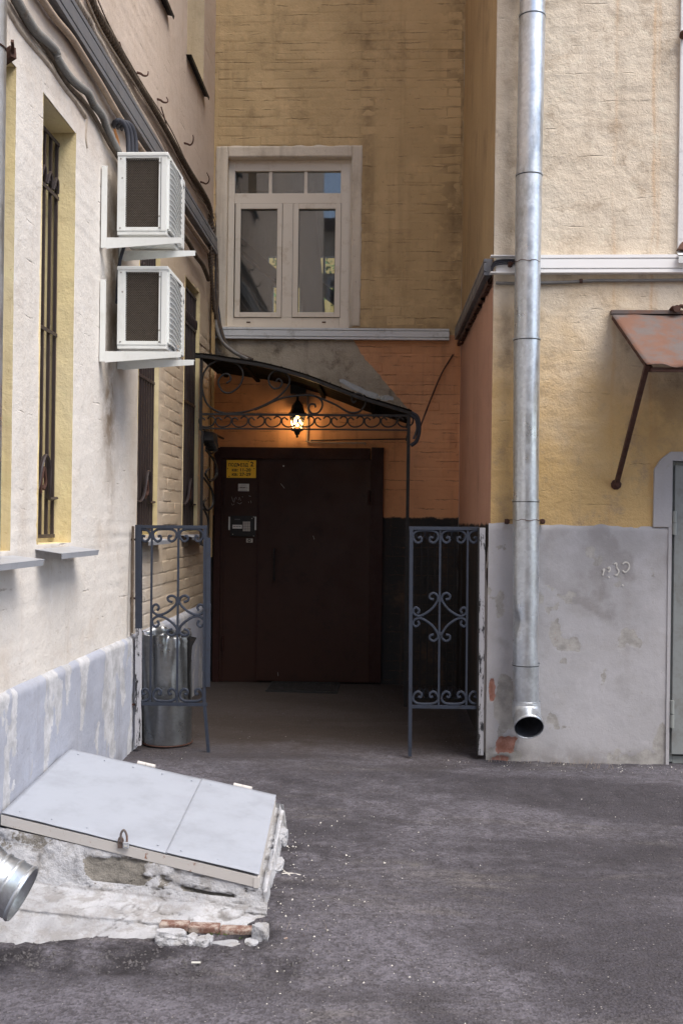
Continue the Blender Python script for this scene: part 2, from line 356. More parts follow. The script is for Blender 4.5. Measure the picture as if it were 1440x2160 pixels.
# ------------------------------------------------------------------ mesh helpers
WOFF = {}
def wloc(o): return WOFF.get(o.name, V((0, 0, 0)))
def props(o, label=None, cat=None, group=None, kind=None):
    if label: o['label'] = label
    if cat: o['category'] = cat
    if group: o['group'] = group
    if kind: o['kind'] = kind
    return o
def thing(name, loc, label, cat, group=None):
    o = bpy.data.objects.new(name, None); C.objects.link(o); o.location = loc; o.empty_display_size = .1
    WOFF[o.name] = V(loc); return props(o, label, cat, group)
def link(name, me, mat, parent=None, smooth=False):
    o = bpy.data.objects.new(name, me); C.objects.link(o)
    if mat: me.materials.append(MT[mat] if isinstance(mat, str) else mat)
    if parent is not None:
        off = wloc(parent); me.transform(Matrix.Translation(-off)); o.parent = parent; WOFF[o.name] = off
    if smooth:
        me.polygons.foreach_set('use_smooth', [True] * len(me.polygons))
    return o
class MB:
    def __init__(s): s.v = []; s.f = []
    def add(s, vs, fs):
        b = len(s.v); s.v += [tuple(x) for x in vs]; s.f += [tuple(b + i for i in f) for f in fs]; return s
    def box(s, a, b):
        x0, x1 = sorted((a[0], b[0])); y0, y1 = sorted((a[1], b[1])); z0, z1 = sorted((a[2], b[2]))
        return s.add([(x0, y0, z0), (x1, y0, z0), (x1, y1, z0), (x0, y1, z0), (x0, y0, z1), (x1, y0, z1), (x1, y1, z1), (x0, y1, z1)],
                     [(0, 3, 2, 1), (4, 5, 6, 7), (0, 1, 5, 4), (1, 2, 6, 5), (2, 3, 7, 6), (3, 0, 4, 7)])
    def bar(s, p, q, w, h, up=(0, 0, 1)):
        p = V(p); q = V(q); d = (q - p).normalized(); up = V(up)
        if abs(d.dot(up)) > .99: up = V((0, 1, 0))
        a = d.cross(up).normalized() * (w / 2); b = a.cross(d).normalized() * (h / 2)
        return s.add([p - a - b, p + a - b, p + a + b, p - a + b, q - a - b, q + a - b, q + a + b, q - a + b],
                     [(0, 1, 2, 3), (4, 7, 6, 5), (0, 4, 5, 1), (1, 5, 6, 2), (2, 6, 7, 3), (3, 7, 4, 0)])
    def prism(s, pts, vec):
        n = len(pts); vec = V(vec)
        s.add([V(p) for p in pts] + [V(p) + vec for p in pts],
              [tuple(range(n)), tuple(range(2 * n - 1, n - 1, -1))] + [(i, i + n, (i + 1) % n + n, (i + 1) % n) for i in range(n)])
        return s
    def tube(s, pts, r, k=8, caps=True, ang0=0.0, rfun=None, sq=(1, 1)):
        pts = [V(p) for p in pts]; n = len(pts)
        tang = [(pts[min(i + 1, n - 1)] - pts[max(i - 1, 0)]).normalized() for i in range(n)]
        t0 = tang[0]; a = t0.cross(V((0, 1, 0)))
        if a.length < .2: a = t0.cross(V((0, 0, 1)))
        a.normalize(); rings = []; vs = []
        for i in range(n):
            t = tang[i]; a = (a - t * a.dot(t)).normalized(); b = t.cross(a)
            rr = r if rfun is None else rfun(i / (n - 1)) * r
            for j in range(k):
                th = 2 * math.pi * j / k + ang0
                vs.append(pts[i] + a * (math.cos(th) * rr * sq[0]) + b * (math.sin(th) * rr * sq[1]))
        fs = [(i * k + j, i * k + (j + 1) % k, (i + 1) * k + (j + 1) % k, (i + 1) * k + j) for i in range(n - 1) for j in range(k)]
        if caps: fs += [tuple(range(k - 1, -1, -1)), tuple((n - 1) * k + j for j in range(k))]
        return s.add(vs, fs)
    def lathe(s, c, axis, prof, k=20, cap=False):
        c = V(c); axis = V(axis).normalized(); a = axis.cross(V((0, 1, 0)))
        if a.length < .2: a = axis.cross(V((1, 0, 0)))
        a.normalize(); b = axis.cross(a); vs = []
        for h, r in prof:
            for j in range(k):
                th = 2 * math.pi * j / k; vs.append(c + axis * h + a * (math.cos(th) * r) + b * (math.sin(th) * r))
        n = len(prof)
        fs = [(i * k + j, i * k + (j + 1) % k, (i + 1) * k + (j + 1) % k, (i + 1) * k + j) for i in range(n - 1) for j in range(k)]
        if cap: fs += [tuple(range(k - 1, -1, -1)), tuple((n - 1) * k + j for j in range(k))]
        return s.add(vs, fs)
    def build(s, name, mat, parent=None, smooth=False, bevel=0, label=None):
        me = bpy.data.meshes.new(name); me.from_pydata(s.v, [], s.f); me.update()
        bm = bmesh.new(); bm.from_mesh(me)
        if bevel: bmesh.ops.bevel(bm, geom=[e for e in bm.edges if e.calc_face_angle(0) > .5], offset=bevel, segments=2, affect='EDGES', profile=.6)
        bmesh.ops.recalc_face_normals(bm, faces=bm.faces)
        bm.to_mesh(me); bm.free()
        o = link(name, me, mat, parent, smooth)
        if smooth and smooth != 'all':
            for e in me.edges: pass
            try: me.set_sharp_from_angle(angle=R(40))
            except Exception: pass
        if label: o['label'] = label
        return o
def cr(pts, n=6):
    pts = [V(p) for p in pts]; out = []
    P = [pts[0] * 2 - pts[1]] + pts + [pts[-1] * 2 - pts[-2]]
    for i in range(1, len(P) - 2):
        a, b, c, d = P[i - 1:i + 3]
        for j in range(n):
            t = j / n
            out.append(.5 * ((2 * b) + (c - a) * t + (2 * a - 5 * b + 4 * c - d) * t * t + (3 * b - a - 3 * c + d) * t ** 3))
    out.append(pts[-1]); return out
def axis_steps(a, b, step, stops=()):
    xs = [a]; ss = sorted(set(s for s in stops if a + 1e-4 < s < b - 1e-4)) + [b]
    for s in ss:
        if s - xs[-1] < .004: continue
        n = max(1, int(math.ceil((s - xs[-1]) / step))); x0 = xs[-1]
        xs += [x0 + (s - x0) * (i + 1) / n for i in range(n)]
    return np.array(xs)
def grid_mesh(us, vs, pos, disp, normal, name, mat, parent, holes=(), smooth=True, thick=0):
    """pos(u,v)->xyz arrays; disp(u,v)->(d, mask[...,3]) ; normal a vector"""
    U, W = np.meshgrid(us, vs, indexing='ij'); X, Y, Z = pos(U, W)
    d, mk = disp(U, W, X, Y, Z); nx, ny, nz = normal
    X = X + nx * d; Y = Y + ny * d; Z = Z + nz * d
    co = np.stack([X, Y, Z], -1).reshape(-1, 3); nv = len(vs)
    keep = []
    for i in range(len(us) - 1):
        um = (us[i] + us[i + 1]) / 2
        for j in range(nv - 1):
            vm = (vs[j] + vs[j + 1]) / 2
            if any(h[0] < um < h[1] and h[2] < vm < h[3] for h in holes): continue
            a = i * nv + j; keep.append((a, a + nv, a + nv + 1, a + 1))
    me = bpy.data.meshes.new(name); me.from_pydata(co.tolist(), [], keep); me.update()
    # orient
    fn = me.polygons[0].normal
    if fn.dot(V(normal)) < 0: me.flip_normals()
    if mk is not None:
        at = me.color_attributes.new('mask', 'FLOAT_COLOR', 'POINT')
        at.data.foreach_set('color', np.concatenate([mk.reshape(-1, 3), np.ones((mk.size // 3, 1))], 1).ravel())
    bm = bmesh.new(); bm.from_mesh(me); bmesh.ops.delete(bm, geom=[v for v in bm.verts if not v.link_faces], context='VERTS'); bm.to_mesh(me); bm.free()
    return link(name, me, mat, parent, smooth)
def zero3(U): return np.zeros(U.shape + (3,))
def brick_mesh(i, L, H, T, axis):
    """a painted brick, pillow shaped; lies in plane axis ('X' normal +X, 'Y' normal -Y)"""
    rr = random.Random(i); vs = []
    for k, (ins, h) in enumerate(((0, 0), (.005, T * .75), (.014, T))):
        for sx, sz in ((-1, -1), (1, -1), (1, 1), (-1, 1)):
            j = lambda a: rr.uniform(-a, a)
            u = sx * (L / 2 - ins) + j(.0035); v = sz * (H / 2 - ins) + j(.003); t = h + (j(.0012) if k else 0)
            vs.append((t, u, v) if axis == 'X' else (u, -t, v))
    fs = []
    for k in (0, 4):
        for a in range(4): fs.append((k + a, k + (a + 1) % 4, k + 4 + (a + 1) % 4, k + 4 + a))
    fs.append((8, 9, 10, 11))
    me = bpy.data.meshes.new('brick'); me.from_pydata(vs, [], fs)
    bm = bmesh.new(); bm.from_mesh(me)
    bmesh.ops.recalc_face_normals(bm, faces=bm.faces)
    if (bm.faces[:] and bm.faces.ensure_lookup_table() is None):
        nn = bm.faces[8].normal
        if (nn.x if axis == 'X' else -nn.y) < 0: bmesh.ops.reverse_faces(bm, faces=bm.faces)
    bm.to_mesh(me); bm.free()
    me.polygons.foreach_set('use_smooth', [True] * len(me.polygons))
    return me
_bc = {}
def bricks(parent, axis, plane, u0, u1, z0, z1, mat, holes=(), cap=300, T=.0045, course=.091, L=.275, keep=1.0, seed=1, H=.087):
    """courses of bricks standing proud of the painted wall, every brick an object"""
    rr = random.Random(seed); off = wloc(parent); cnt = 0; row = 0; z = z0
    key = (axis, mat, T, H)
    if key not in _bc:
        _bc[key] = ([brick_mesh(seed * 50 + i, L - .007, H, T, axis) for i in range(6)], [brick_mesh(seed * 50 + 20 + i, L / 2 - .007, H, T, axis) for i in range(4)])
        for me in _bc[key][0] + _bc[key][1]: me.materials.append(MT[mat])
    full, half = _bc[key]
    while z + course <= z1 + 1e-6:
        u = u0; first = row % 2 == 1
        while True:
            ln = L / 2 if first else L
            if u + ln > u1 + 1e-6:
                if u + L / 2 <= u1 + 1e-6 and not first: ln = L / 2
                else: break
            uc, zc = u + ln / 2, z + course / 2; u += ln
            ms = half if ln < L * .9 else full; first = False
            if any(h[0] - ln / 2 + .01 < uc < h[1] + ln / 2 - .01 and h[2] - .03 < zc < h[3] + .03 for h in holes): continue
            if rr.random() > keep: continue
            if cnt >= cap: return cnt
            o = bpy.data.objects.new('brick', rr.choice(ms)); C.objects.link(o); o.parent = parent
            j = rr.uniform(-.0022, .0004)
            o.location = (V((plane + j, uc, zc)) if axis == 'X' else V((uc, plane - j, zc))) - off
            o.rotation_euler = (rr.uniform(-.008, .008), 0, 0) if axis == 'X' else (0, rr.uniform(-.008, .008), 0)
            cnt += 1
        z += course; row += 1
    return cnt

# ------------------------------------------------------------------ ground
def make_ground():
    xs = np.concatenate([[-80, -40, -20, -10, -6, -4], axis_steps(-2.2, 2.9, .03), [4, 6, 10, 20, 40, 80]])
    ys = np.concatenate([[-80, -40, -15, -5, 0, 2], axis_steps(2.9, 9.7, .03), [11, 14, 20, 40, 80]])
    def disp(U, W, X, Y, Z):
        d = ground_z(X, Y) + (fbm(X * 1.2, Y * 1.2, 3, 4) - .5) * .022 + (fbm(X * 9, Y * 9, 5, 3) - .5) * .008
        d += (vnoise(X * 38, Y * 38, 9) - .5) * .003
        # worn joint running across the yard
        e = np.abs(Y - (4.72 - .10 * X + .12 * (fbm(X * 2, X * 0, 8) - .5)))
        d -= np.exp(-(e / .03) ** 2) * .008 * sstep(-.6, 0, X)
        d = np.where((X < -1.9) | (X > 2.85) | (Y > 9.65), ground_z(X, Y) - .0, d)
        mk = zero3(U); yj = 4.72 - .10 * X + .12 * (fbm(X * 2, X * 0, 8) - .5)
        r1 = np.exp(-(np.clip(Y - yj, 0, 9) / .42) ** 2) * (Y > yj) * np.exp(-np.clip(X + .4, 0, 9) / 1.1)
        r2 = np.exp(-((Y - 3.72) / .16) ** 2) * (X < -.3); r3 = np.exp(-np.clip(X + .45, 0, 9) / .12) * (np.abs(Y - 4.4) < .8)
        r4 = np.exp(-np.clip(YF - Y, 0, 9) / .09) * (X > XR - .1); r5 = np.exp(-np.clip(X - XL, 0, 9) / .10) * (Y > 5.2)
        r6 = .62 * sstep(0, .12, Y - yj) * sstep(6.9, 5.6, Y + .8 * (fbm(X * 1.2, Y * 1.2, 44, 4) - .5)) * sstep(.30, .55, fbm(X * .9, Y * 1.6, 45, 4))
        mk[..., 0] = np.maximum.reduce([r1 * .9, r2, r3, r4 * .8, r5 * .8, r6])
        mk[..., 1] = .8 * np.exp(-(e / .035) ** 2) * sstep(-.3, .3, X) * sstep(.4, .6, fbm(X * 3, Y * 3, 18))
        rough = sstep(.2, .8, mk[..., 0]); d = d + rough * (fbm(X * 24, Y * 24, 12, 3) - .5) * .016
        return d, mk
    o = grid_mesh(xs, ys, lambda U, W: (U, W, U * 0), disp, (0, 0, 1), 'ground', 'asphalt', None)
    o['kind'] = 'structure'
make_ground()

def scatter(name, n, region, size, mat, label, cat, seed, flat=.6, dens=None):
    rr = random.Random(seed); mb = MB()
    for i in range(n):
        for t in range(30):
            x = rr.uniform(region[0], region[1]); y = rr.uniform(region[2], region[3])
            if dens is None or rr.random() < dens(x, y): break
        s = rr.uniform(*size) * rr.choice((.6, .8, 1, 1, 1.5)); zz = float(ground_z(x, y)) + (float(fbm(x * 1.2, y * 1.2, 3, 4)) - .5) * .022
        a = rr.uniform(0, 6.28); vs = []
        for k in range(4):
            th = a + k * 1.57 + rr.uniform(-.5, .5); q = rr.uniform(.5, 1.1) * s
            vs.append((x + math.cos(th) * q, y + math.sin(th) * q, zz - s * .25))
        vs.append((x + rr.uniform(-.3, .3) * s, y + rr.uniform(-.3, .3) * s, zz + s * flat))
        b = rr.uniform(.5, .9)
        mb.add(vs, [(0, 1, 4), (1, 2, 4), (2, 3, 4), (3, 0, 4)])
    o = mb.build(name, mat); props(o, label, cat, kind='stuff'); return o
def dens_hatch(x, y):
    d = math.hypot(max(0, x + .45), max(0, abs(y - 4.4) - .6)); return .06 + .94 * math.exp(-d / .25)
scatter('gravel', 3800, (-1.6, 2.6, 3.2, 9.4), (.0025, .006), 'stone', 'loose dark grey grit strewn over the asphalt yard', 'gravel', 3)
scatter('plaster_crumbs', 330, (-.55, .6, 3.3, 5.4), (.002, .006), 'chip', 'white plaster crumbs fallen beside the cellar hatch', 'debris', 4, dens=dens_hatch)
scatter('plaster_flakes', 330, (-1.5, 2.6, 3.2, 7.5), (.0012, .0035), 'chip', 'tiny pale flakes scattered sparsely across the asphalt', 'debris', 6)
scatter('wall_foot_crumbs', 150, (XR - .3, 1.9, YF - .25, YF - .01), (.002, .006), 'chip', 'plaster crumbs along the foot of the grey plinth', 'debris', 8)
scatter('coarse_grit', 900, (-1.5, .1, 3.45, 4.0), (.004, .010), 'stone', 'coarse dark grit along the front of the cellar hatch', 'gravel', 9, dens=lambda x, y: math.exp(-abs(y - 3.72) / .09) * (1 if x < -.4 else math.exp(-(x + .4) / .2)))

# ------------------------------------------------------------------ left wing wall with its windows
lw = thing('left_wall', (XL, 6, 0), 'long white and beige painted wall of the left wing, with tall narrow windows and a blue grey foot', 'wall')
def Yat(px, py): return onX(px, py, XL).y
ZS, ZT = 1.43, 3.62
WIN = []
for (pn, pyn, pf, pyf, zs, zt) in ((-60, 700, 26, 700, 1.40, 3.60), (84, 700, 154, 700, 1.42, 3.64), (291, 800, 334, 800, 1.44, 3.62), (387, 850, 418, 850, 1.45, 3.60)):
    WIN.append((Yat(pn, pyn), Yat(pf, pyf), zs, zt))
UPW = [(Yat(300, 60), Yat(350, 60), 5.40, 7.4), (Yat(393, 180), Yat(428, 180), 5.42, 7.4)]
PL = .77
def left_disp(U, W, X, Y, Z):
    d = (fbm(Y * 1.1, Z * 1.1, 21, 4) - .5) * .016 + (fbm(Y * 11, Z * 11, 22, 3) - .5) * .0045
    # old scars of bricks under the paint
    cz = np.mod(Z + .012 * (vnoise(Y * 5, Z * 2, 4) - .5), .0775) / .0775
    d -= np.exp(-((cz - .5) / .09) ** 2) * .0035 * sstep(.45, .62, fbm(Y * 1.3, Z * 2.2, 31, 3))
    mk = zero3(U)
    # grime below the air conditioners, the sills, the cables
    for (yc, zc, wy, wz, a) in ((6.1, 3.2, .16, .5, 1.0), (6.05, 2.25, .14, .40, 1.0), (6.12, 2.75, .2, .3, .9), (6.1, 1.9, .10, .4, .5)):
        mk[..., 2] = np.maximum(mk[..., 2], a * np.exp(-((Y - yc) / wy) ** 2 - ((Z - zc) / wz) ** 2))
    for (a, b, zs, zt) in WIN:
        mk[..., 2] = np.maximum(mk[..., 2], .55 * sstep(a - .05, a + .05, Y) * (1 - sstep(b - .02, b + .08, Y)) * np.exp(-np.clip(zs - Z, 0, 9) / .09) * (Z < zs))
    return d, mk
stops_y = [v for w_ in WIN + UPW for v in w_[:2]] ; stops_z = [v for w_ in WIN + UPW for v in w_[2:]]
ys = np.concatenate([[-6, -2, 1, 2.4], axis_steps(3.2, YB, .022, stops_y)])
zs_ = np.concatenate([axis_steps(PL - .01, 6.7, .022, stops_z), [7.4, 8.4, 9.4, TOP]])
grid_mesh(ys, zs_, lambda U, W: (U * 0 + XL, U, W), left_disp, (1, 0, 0), 'wall_face', 'left', lw,
          holes=[(a, b, c, d) for a, b, c, d in WIN] + UPW)
def plinth_disp(U, W, X, Y, Z):
    base = (fbm(Y * 1.3, Z * 1.3, 41, 4) - .5) * .02 + (fbm(Y * 12, Z * 12, 42, 3) - .5) * .005
    pe = fbm(Y * 8.5 + .9 * fbm(Y * 5, Z * 4, 6), Z * 2.6 + .5 * fbm(Y * 9, Z * 9, 16), 47, 5); thr = .575 - .04 * sstep(.5, .1, Z)
    m = soft(pe, thr, 6)
    edge = .030 * sstep(0, .025, PL - Z)
    mk = zero3(U); mk[..., 0] = m; mk[..., 2] = .5 * sstep(.14, -.02, Z)
    return base - sstep(.4, .6, m) * .004 + edge, mk
grid_mesh(np.concatenate([[-6, 1, 3], axis_steps(3.6, YB, .02)]), axis_steps(-.35, PL, .02),
          lambda U, W: (U * 0 + XL, U, W), plinth_disp, (1, 0, 0), 'plinth', 'leftplinth', lw)
MB().box((XL - 3, -6, -.3), (XL - .62, YB, TOP)).build('wall_core', 'left', lw)
def jamb(face, y, zs, zt, dirn, dep, mat='jamb'):
    us = axis_steps(XL - dep, XL + .005, .022); vs2 = axis_steps(zs, zt, .022)
    return grid_mesh(us, vs2, lambda U, W: (U, U * 0 + y, W),
                     lambda U, W, X, Y, Z: ((fbm(X * 8 + y, Z * 8, 51, 4) - .5) * .008, np.stack([Z * 0, Z * 0, .5 * np.exp(-np.abs(Z - zt) / .12) + .35 * np.exp(-np.abs(Z - zs) / .2)], -1)),
                     (0, dirn, 0), 'reveal', mat, face)
for i, (a, b, zs, zt) in enumerate(WIN + UPW):
    dep = .26
    mj = 'jamb' if zs < 4 else 'upreveal'
    jamb(lw, b, zs, zt, -1, dep, mj); jamb(lw, a, zs, zt, 1, dep, mj)
    MB().box((XL - dep - .3, a - .01, zt), (XL - .004, b + .01, zt + .03)).build('lintel', 'jamb', lw)
    MB().box((XL - dep, a, zs - .03), (XL - .003, b, zs)).build('ledge', 'jamb', lw)
    fr = MB(); x = XL - dep
    for (y0, y1, z0, z1) in ((a, a + .05, zs, zt), (b - .05, b, zs, zt), (a + .05, b - .05, zt - .05, zt), (a + .05, b - .05, zs, zs + .05), (a + .05, b - .05, zs + 1.45, zs + 1.50)):
        fr.box((x - .05, y0 + .001, z0 + .001), (x, y1 - .001, z1 - .001))
    f = fr.build('window', 'winwhite', lw, bevel=.003)
    MB().box((x - .03, a + .05, zs + .05), (x - .022, b - .05, zt - .05)).build('pane', 'glass', f)
    MB().box((x - .30, a - .1, zs - .1), (x - .29, b + .1, zt + .1)).build('curtain', 'roomdark', f)
# metal sills
def sill(px_pts, z, y0, y1, out=.15, drop=.04, mat='sheet'):
    mb = MB(); mb.prism([(XL - .20, y0, z + .004), (XL + out, y0 - .04, z - drop), (XL + out, y1 + .07, z - drop), (XL - .20, y1, z + .004)], (0, 0, -.003))
    mb.prism([(XL + out, y0 - .04, z - drop), (XL + out, y1 + .07, z - drop), (XL + out - .004, y1 + .06, z - drop - .028), (XL + out - .004, y0 - .03, z - drop - .028)], (-.003, 0, 0))
    return mb.build('window_sill', mat, lw)
for (a, b, zs, zt) in WIN: sill(None, zs, a, b, .14 if a < 6 else .10)
for (a, b, zs, zt) in UPW: sill(None, zs, a, b, .05, .02, 'black')
# bricks under the paint, where they read one by one: around and below the two far windows
hl = [(a - .02, b + .02, c - .04, d + .03) for a, b, c, d in WIN]
n1 = bricks(lw, 'X', XL, 6.72, YB - .02, PL + .01, 3.35, 'left', holes=hl, cap=300, T=.0036, seed=3, keep=.93)

# corner strips of ochre painted pipes beside the back corner
for k, (px, y0, y1, r) in enumerate(((431, 640, 1085, .016), (438, 520, 735, .012))):
    t = onX(px, y0, XL + .03); b = onX(px, y1, XL + .03)
    o = MB().tube([V((XL + .035, YB - .10 - .06 * k, t.z)), V((XL + .035, YB - .10 - .06 * k, 1.2 if k == 0 else 2.9))], r, 10).build('riser_pipe', 'yellowpipe', None, True)
    props(o, ['ochre painted riser pipe in the far left corner, reaching down below the canopy', 'thinner ochre painted pipe in the far left corner beside the lit window'][k], 'pipe')
o = MB().tube([onX(281, 1110, XL + .028), onX(279, 1335, XL + .04)], .009, 8).build('wall_conduit', 'cable', None, True)
props(o, 'short pale vertical conduit on the wall just left of the left gate panel', 'pipe')

# ------------------------------------------------------------------ window grilles
def grille(win, label, hoop_px, peakY=None):
    a, b, zs, zt = win; near = a < 6; x = XL - (.095 if near else .035); n = max(4, round((b - a - .03) / (.105 if near else .068)))
    t = thing('window_grille', (x, (a + b) / 2, zs), label, 'window grille', 'iron grilles in the left wall windows')
    for i in range(n + 1):
        y = a + .015 + (b - a - .03) * i / n
        MB().box((x - .008, y - .008, zs + .03), (x + .008, y + .008, zt - .06 if i in (0, n) or True else zt)).build('bar', 'grille', t)
    for z in (zs + .035, zt - .07, zs + 1.12, zt - .30, zt - .36): MB().box((x + .008, a + .006, z - .010), (x + .013, b - .006, z + .010)).build('rail', 'grille', t)
    for i in range(n):
        y = a + .015 + (b - a - .03) * (i + .5) / n
        MB().tube(cr([(x + .012, y - .035, zt - .34), (x + .018, y - .02, zt - .29), (x + .018, y, zt - .27), (x + .018, y + .02, zt - .29), (x + .012, y + .035, zt - .34)], 3), .009, 6).build('knot', 'grille', t, True)
    ym = (a + b) / 2; z0 = zs + .24; hw = (b - a) / 2
    hp = [(x + .02, a + .01, z0), (x + .02, ym - .12 * hw - .10, z0 - .005), (x + .035, ym - .085, z0 + .05), (x + .045, ym - .06, z0 + .16), (x + .045, ym, z0 + .215),
          (x + .045, ym + .06, z0 + .16), (x + .035, ym + .085, z0 + .05), (x + .02, ym + .12 * hw + .10, z0 - .005), (x + .02, b - .01, z0)]
    MB().tube(cr(hp, 5), .010, 6, sq=(1.2, .8)).build('hoop', 'grille', t, True)
    MB().tube(cr([(x + .03, ym - .03, z0 + .02), (x + .035, ym - .035, z0 + .09), (x + .035, ym, z0 + .15), (x + .035, ym + .03, z0 + .08), (x + .03, ym + .01, z0 + .04)], 4), .010, 6).build('leaf_scroll', 'rustdark', t, True)
GL = ['iron grille in the half visible window at the far left edge', 'tall iron grille in the nearest full window, left of the air conditioners',
      'iron grille in the window below the air conditioners, above the left gate', 'iron grille in the last window, beside the canopy']
for w_, g_ in zip(WIN, GL): grille(w_, g_, None)

# ------------------------------------------------------------------ back wall of the recess
bw = thing('back_wall', (0, YB, 0), 'ochre painted brick back wall of the recess, orange below the white trunking', 'wall')
A_ = onY(480, 332, YB); B_ = onY(738, 690, YB)
WH = (A_.x, B_.x, B_.z, A_.z)
zt_far = onY(700, 706, YB).z
def back_disp(U, W, X, Y, Z):
    d = (fbm(X * 1.2, Z * 1.2, 61, 4) - .5) * .014 + (fbm(X * 11, Z * 11, 62, 3) - .5) * .004
    mk = zero3(U)
    xs = onY(775, 300, YB).x
    mk[..., 2] = .45 * np.exp(-((X - xs - .06 * (fbm(Z * 2, Z * 0, 5) - .5)) / .07) ** 2) * sstep(3.5, 4.6, Z)
    mk[..., 2] = np.maximum(mk[..., 2], .6 * np.exp(-np.clip(Z - zt_far, 0, 9) / .18) * (Z > zt_far) * sstep(WH[1] - .1, WH[1] + .1, X))
    mk[..., 2] = np.maximum(mk[..., 2], .5 * sstep(.35, .0, np.abs(X - XR)) * sstep(3.2, 3.8, Z))
    return d, mk
grid_mesh(axis_steps(XL, XR, .022, WH[:2]), np.concatenate([axis_steps(zt_far, 6.8, .022, WH[2:]), [7.5, 9, TOP]]),
          lambda U, W: (U, U * 0 + YB, W), back_disp, (0, -1, 0), 'upper_wall', 'ochre', bw, holes=[WH])
grid_mesh(axis_steps(XL, XR, .022), axis_steps(-.2, zt_far, .022),
          lambda U, W: (U, U * 0 + YB, W), back_disp, (0, -1, 0), 'lower_wall', 'orange', bw)
MB().box((XL - .3, YB + .30, -.3), (WH[0], YB + .60, TOP)).box((WH[1], YB + .30, -.3), (XR + .5, YB + .60, TOP)).box((WH[0], YB + .30, -.3), (WH[1], YB + .60, WH[2])).box((WH[0], YB + .30, WH[3]), (WH[1], YB + .60, TOP)).build('wall_core', 'room', bw)
xo = onY(757, 600, YB).x
bricks(bw, 'Y', YB, XL + .03, XR - .01, zt_far + .09, 6.6, 'ochre', holes=[(onY(457, 309, YB).x - .02, onY(759, 690, YB).x + .02, zt_far, onY(600, 309, YB).z + .02)], cap=299, T=.0020, seed=11, keep=.84)
xq = onY(872, 900, YB).x
bricks(bw, 'Y', YB, onY(745, 900, YB).x, XR - .02, 2.62, zt_far - .08, 'orange', cap=60, T=.0026, seed=13, keep=.9)
bricks(bw, 'Y', YB, onY(872, 900, YB).x, XR - .02, 1.62, 2.60, 'orange', cap=40, T=.0026, seed=14, keep=.9)
# bare concrete patch left on the wall above the canopy
YK = onZ(855, 1490, 0).y
top = [(412, 747), (440, 749), (480, 755), (560, 768), (640, 790), (700, 812), (760, 835), (820, 853), (868, 868)]
T3 = cr([onY(x, y, YK) for x, y in top], 5)
pp = [onY(452, 712, YB), onY(742, 712, YB), onY(762, 748, YB), onY(800, 792, YB), onY(838, 838, YB), onY(866, 872, YB)] + [V((p.x, YB, p.z + .002)) for p in reversed(T3) if p.x < onY(850, 872, YB).x and p.x > onY(452, 800, YB).x]
def patch_disp(U, W, X, Y, Z):
    return .018 + (fbm(X * 3, Z * 3, 71, 5) - .5) * .03 + (fbm(X * 16, Z * 16, 72, 3) - .5) * .008, zero3(U)
def poly_clip(us, vs):
    pass
PX = [p.x for p in pp]; PZ = [p.z for p in pp]
def inside(x, z):
    c = False; j = len(pp) - 1
    for i in range(len(pp)):
        if (PZ[i] > z) != (PZ[j] > z) and x < (PX[j] - PX[i]) * (z - PZ[i]) / (PZ[j] - PZ[i]) + PX[i]: c = not c
        j = i
    return c
rr = random.Random(6); bp = []
for i in range(len(pp)):
    p, q = pp[i], pp[(i + 1) % len(pp)]; n_ = max(1, int((q - p).length / .025))
    for j in range(n_):
        t = p.lerp(q, j / n_); jt = .006; bp.append(V((t.x + rr.uniform(-jt, jt), YB - .022, t.z + rr.uniform(-jt, jt))))
MB().prism(bp, (0, .04, 0)).build('bare_render_patch', 'patch', bw, label='unpainted grey brown concrete patch above the canopy')
# painted band round the window
bd = MB()
oa = onY(457, 309, YB); ob = onY(759, 690, YB)
def strip(x0, x1, z0, z1):
    u = axis_steps(x0, x1, .02); v = axis_steps(z0, z1, .02)
    return grid_mesh(u, v, lambda U, W: (U + (fbm(U * 14, W * 14, 83, 3) - .5) * .022 * np.where((U < x0 + .001) | (U > x1 - .001), 1, 0) , U * 0 + YB, W + (fbm(U * 14, W * 14, 84, 3) - .5) * .022 * np.where(W > z1 - .001, 1, 0)), lambda U, W, X, Y, Z: (.009 + (fbm(X * 3, Z * 3, 81, 4) - .5) * .012 + (fbm(X * 20, Z * 20, 82, 3) - .5) * .004, zero3(U)), (0, -1, 0), 'window_band', 'band', bw)
for r_ in ((oa.x, WH[0], WH[2] - .02, oa.z), (WH[1], ob.x, WH[2] + .01, oa.z), (WH[0], WH[1], WH[3], oa.z)):
    s_ = strip(*r_); m_ = s_.modifiers.new('thickness', 'SOLIDIFY'); m_.thickness = .012; m_.offset = -1
rv = MB()
rv.box((WH[0] - .02, YB - .004, WH[2]), (WH[0] + .004, YB + .30, WH[3])).box((WH[1] - .004, YB - .004, WH[2]), (WH[1] + .02, YB + .30, WH[3])).box((WH[0] + .004, YB - .003, WH[3] - .004), (WH[1] - .004, YB + .30, WH[3] + .02)).box((WH[0] + .004, YB + .003, WH[2] - .02), (WH[1] - .004, YB + .30, WH[2] + .006))
rv.build('window_reveal', 'band', bw)

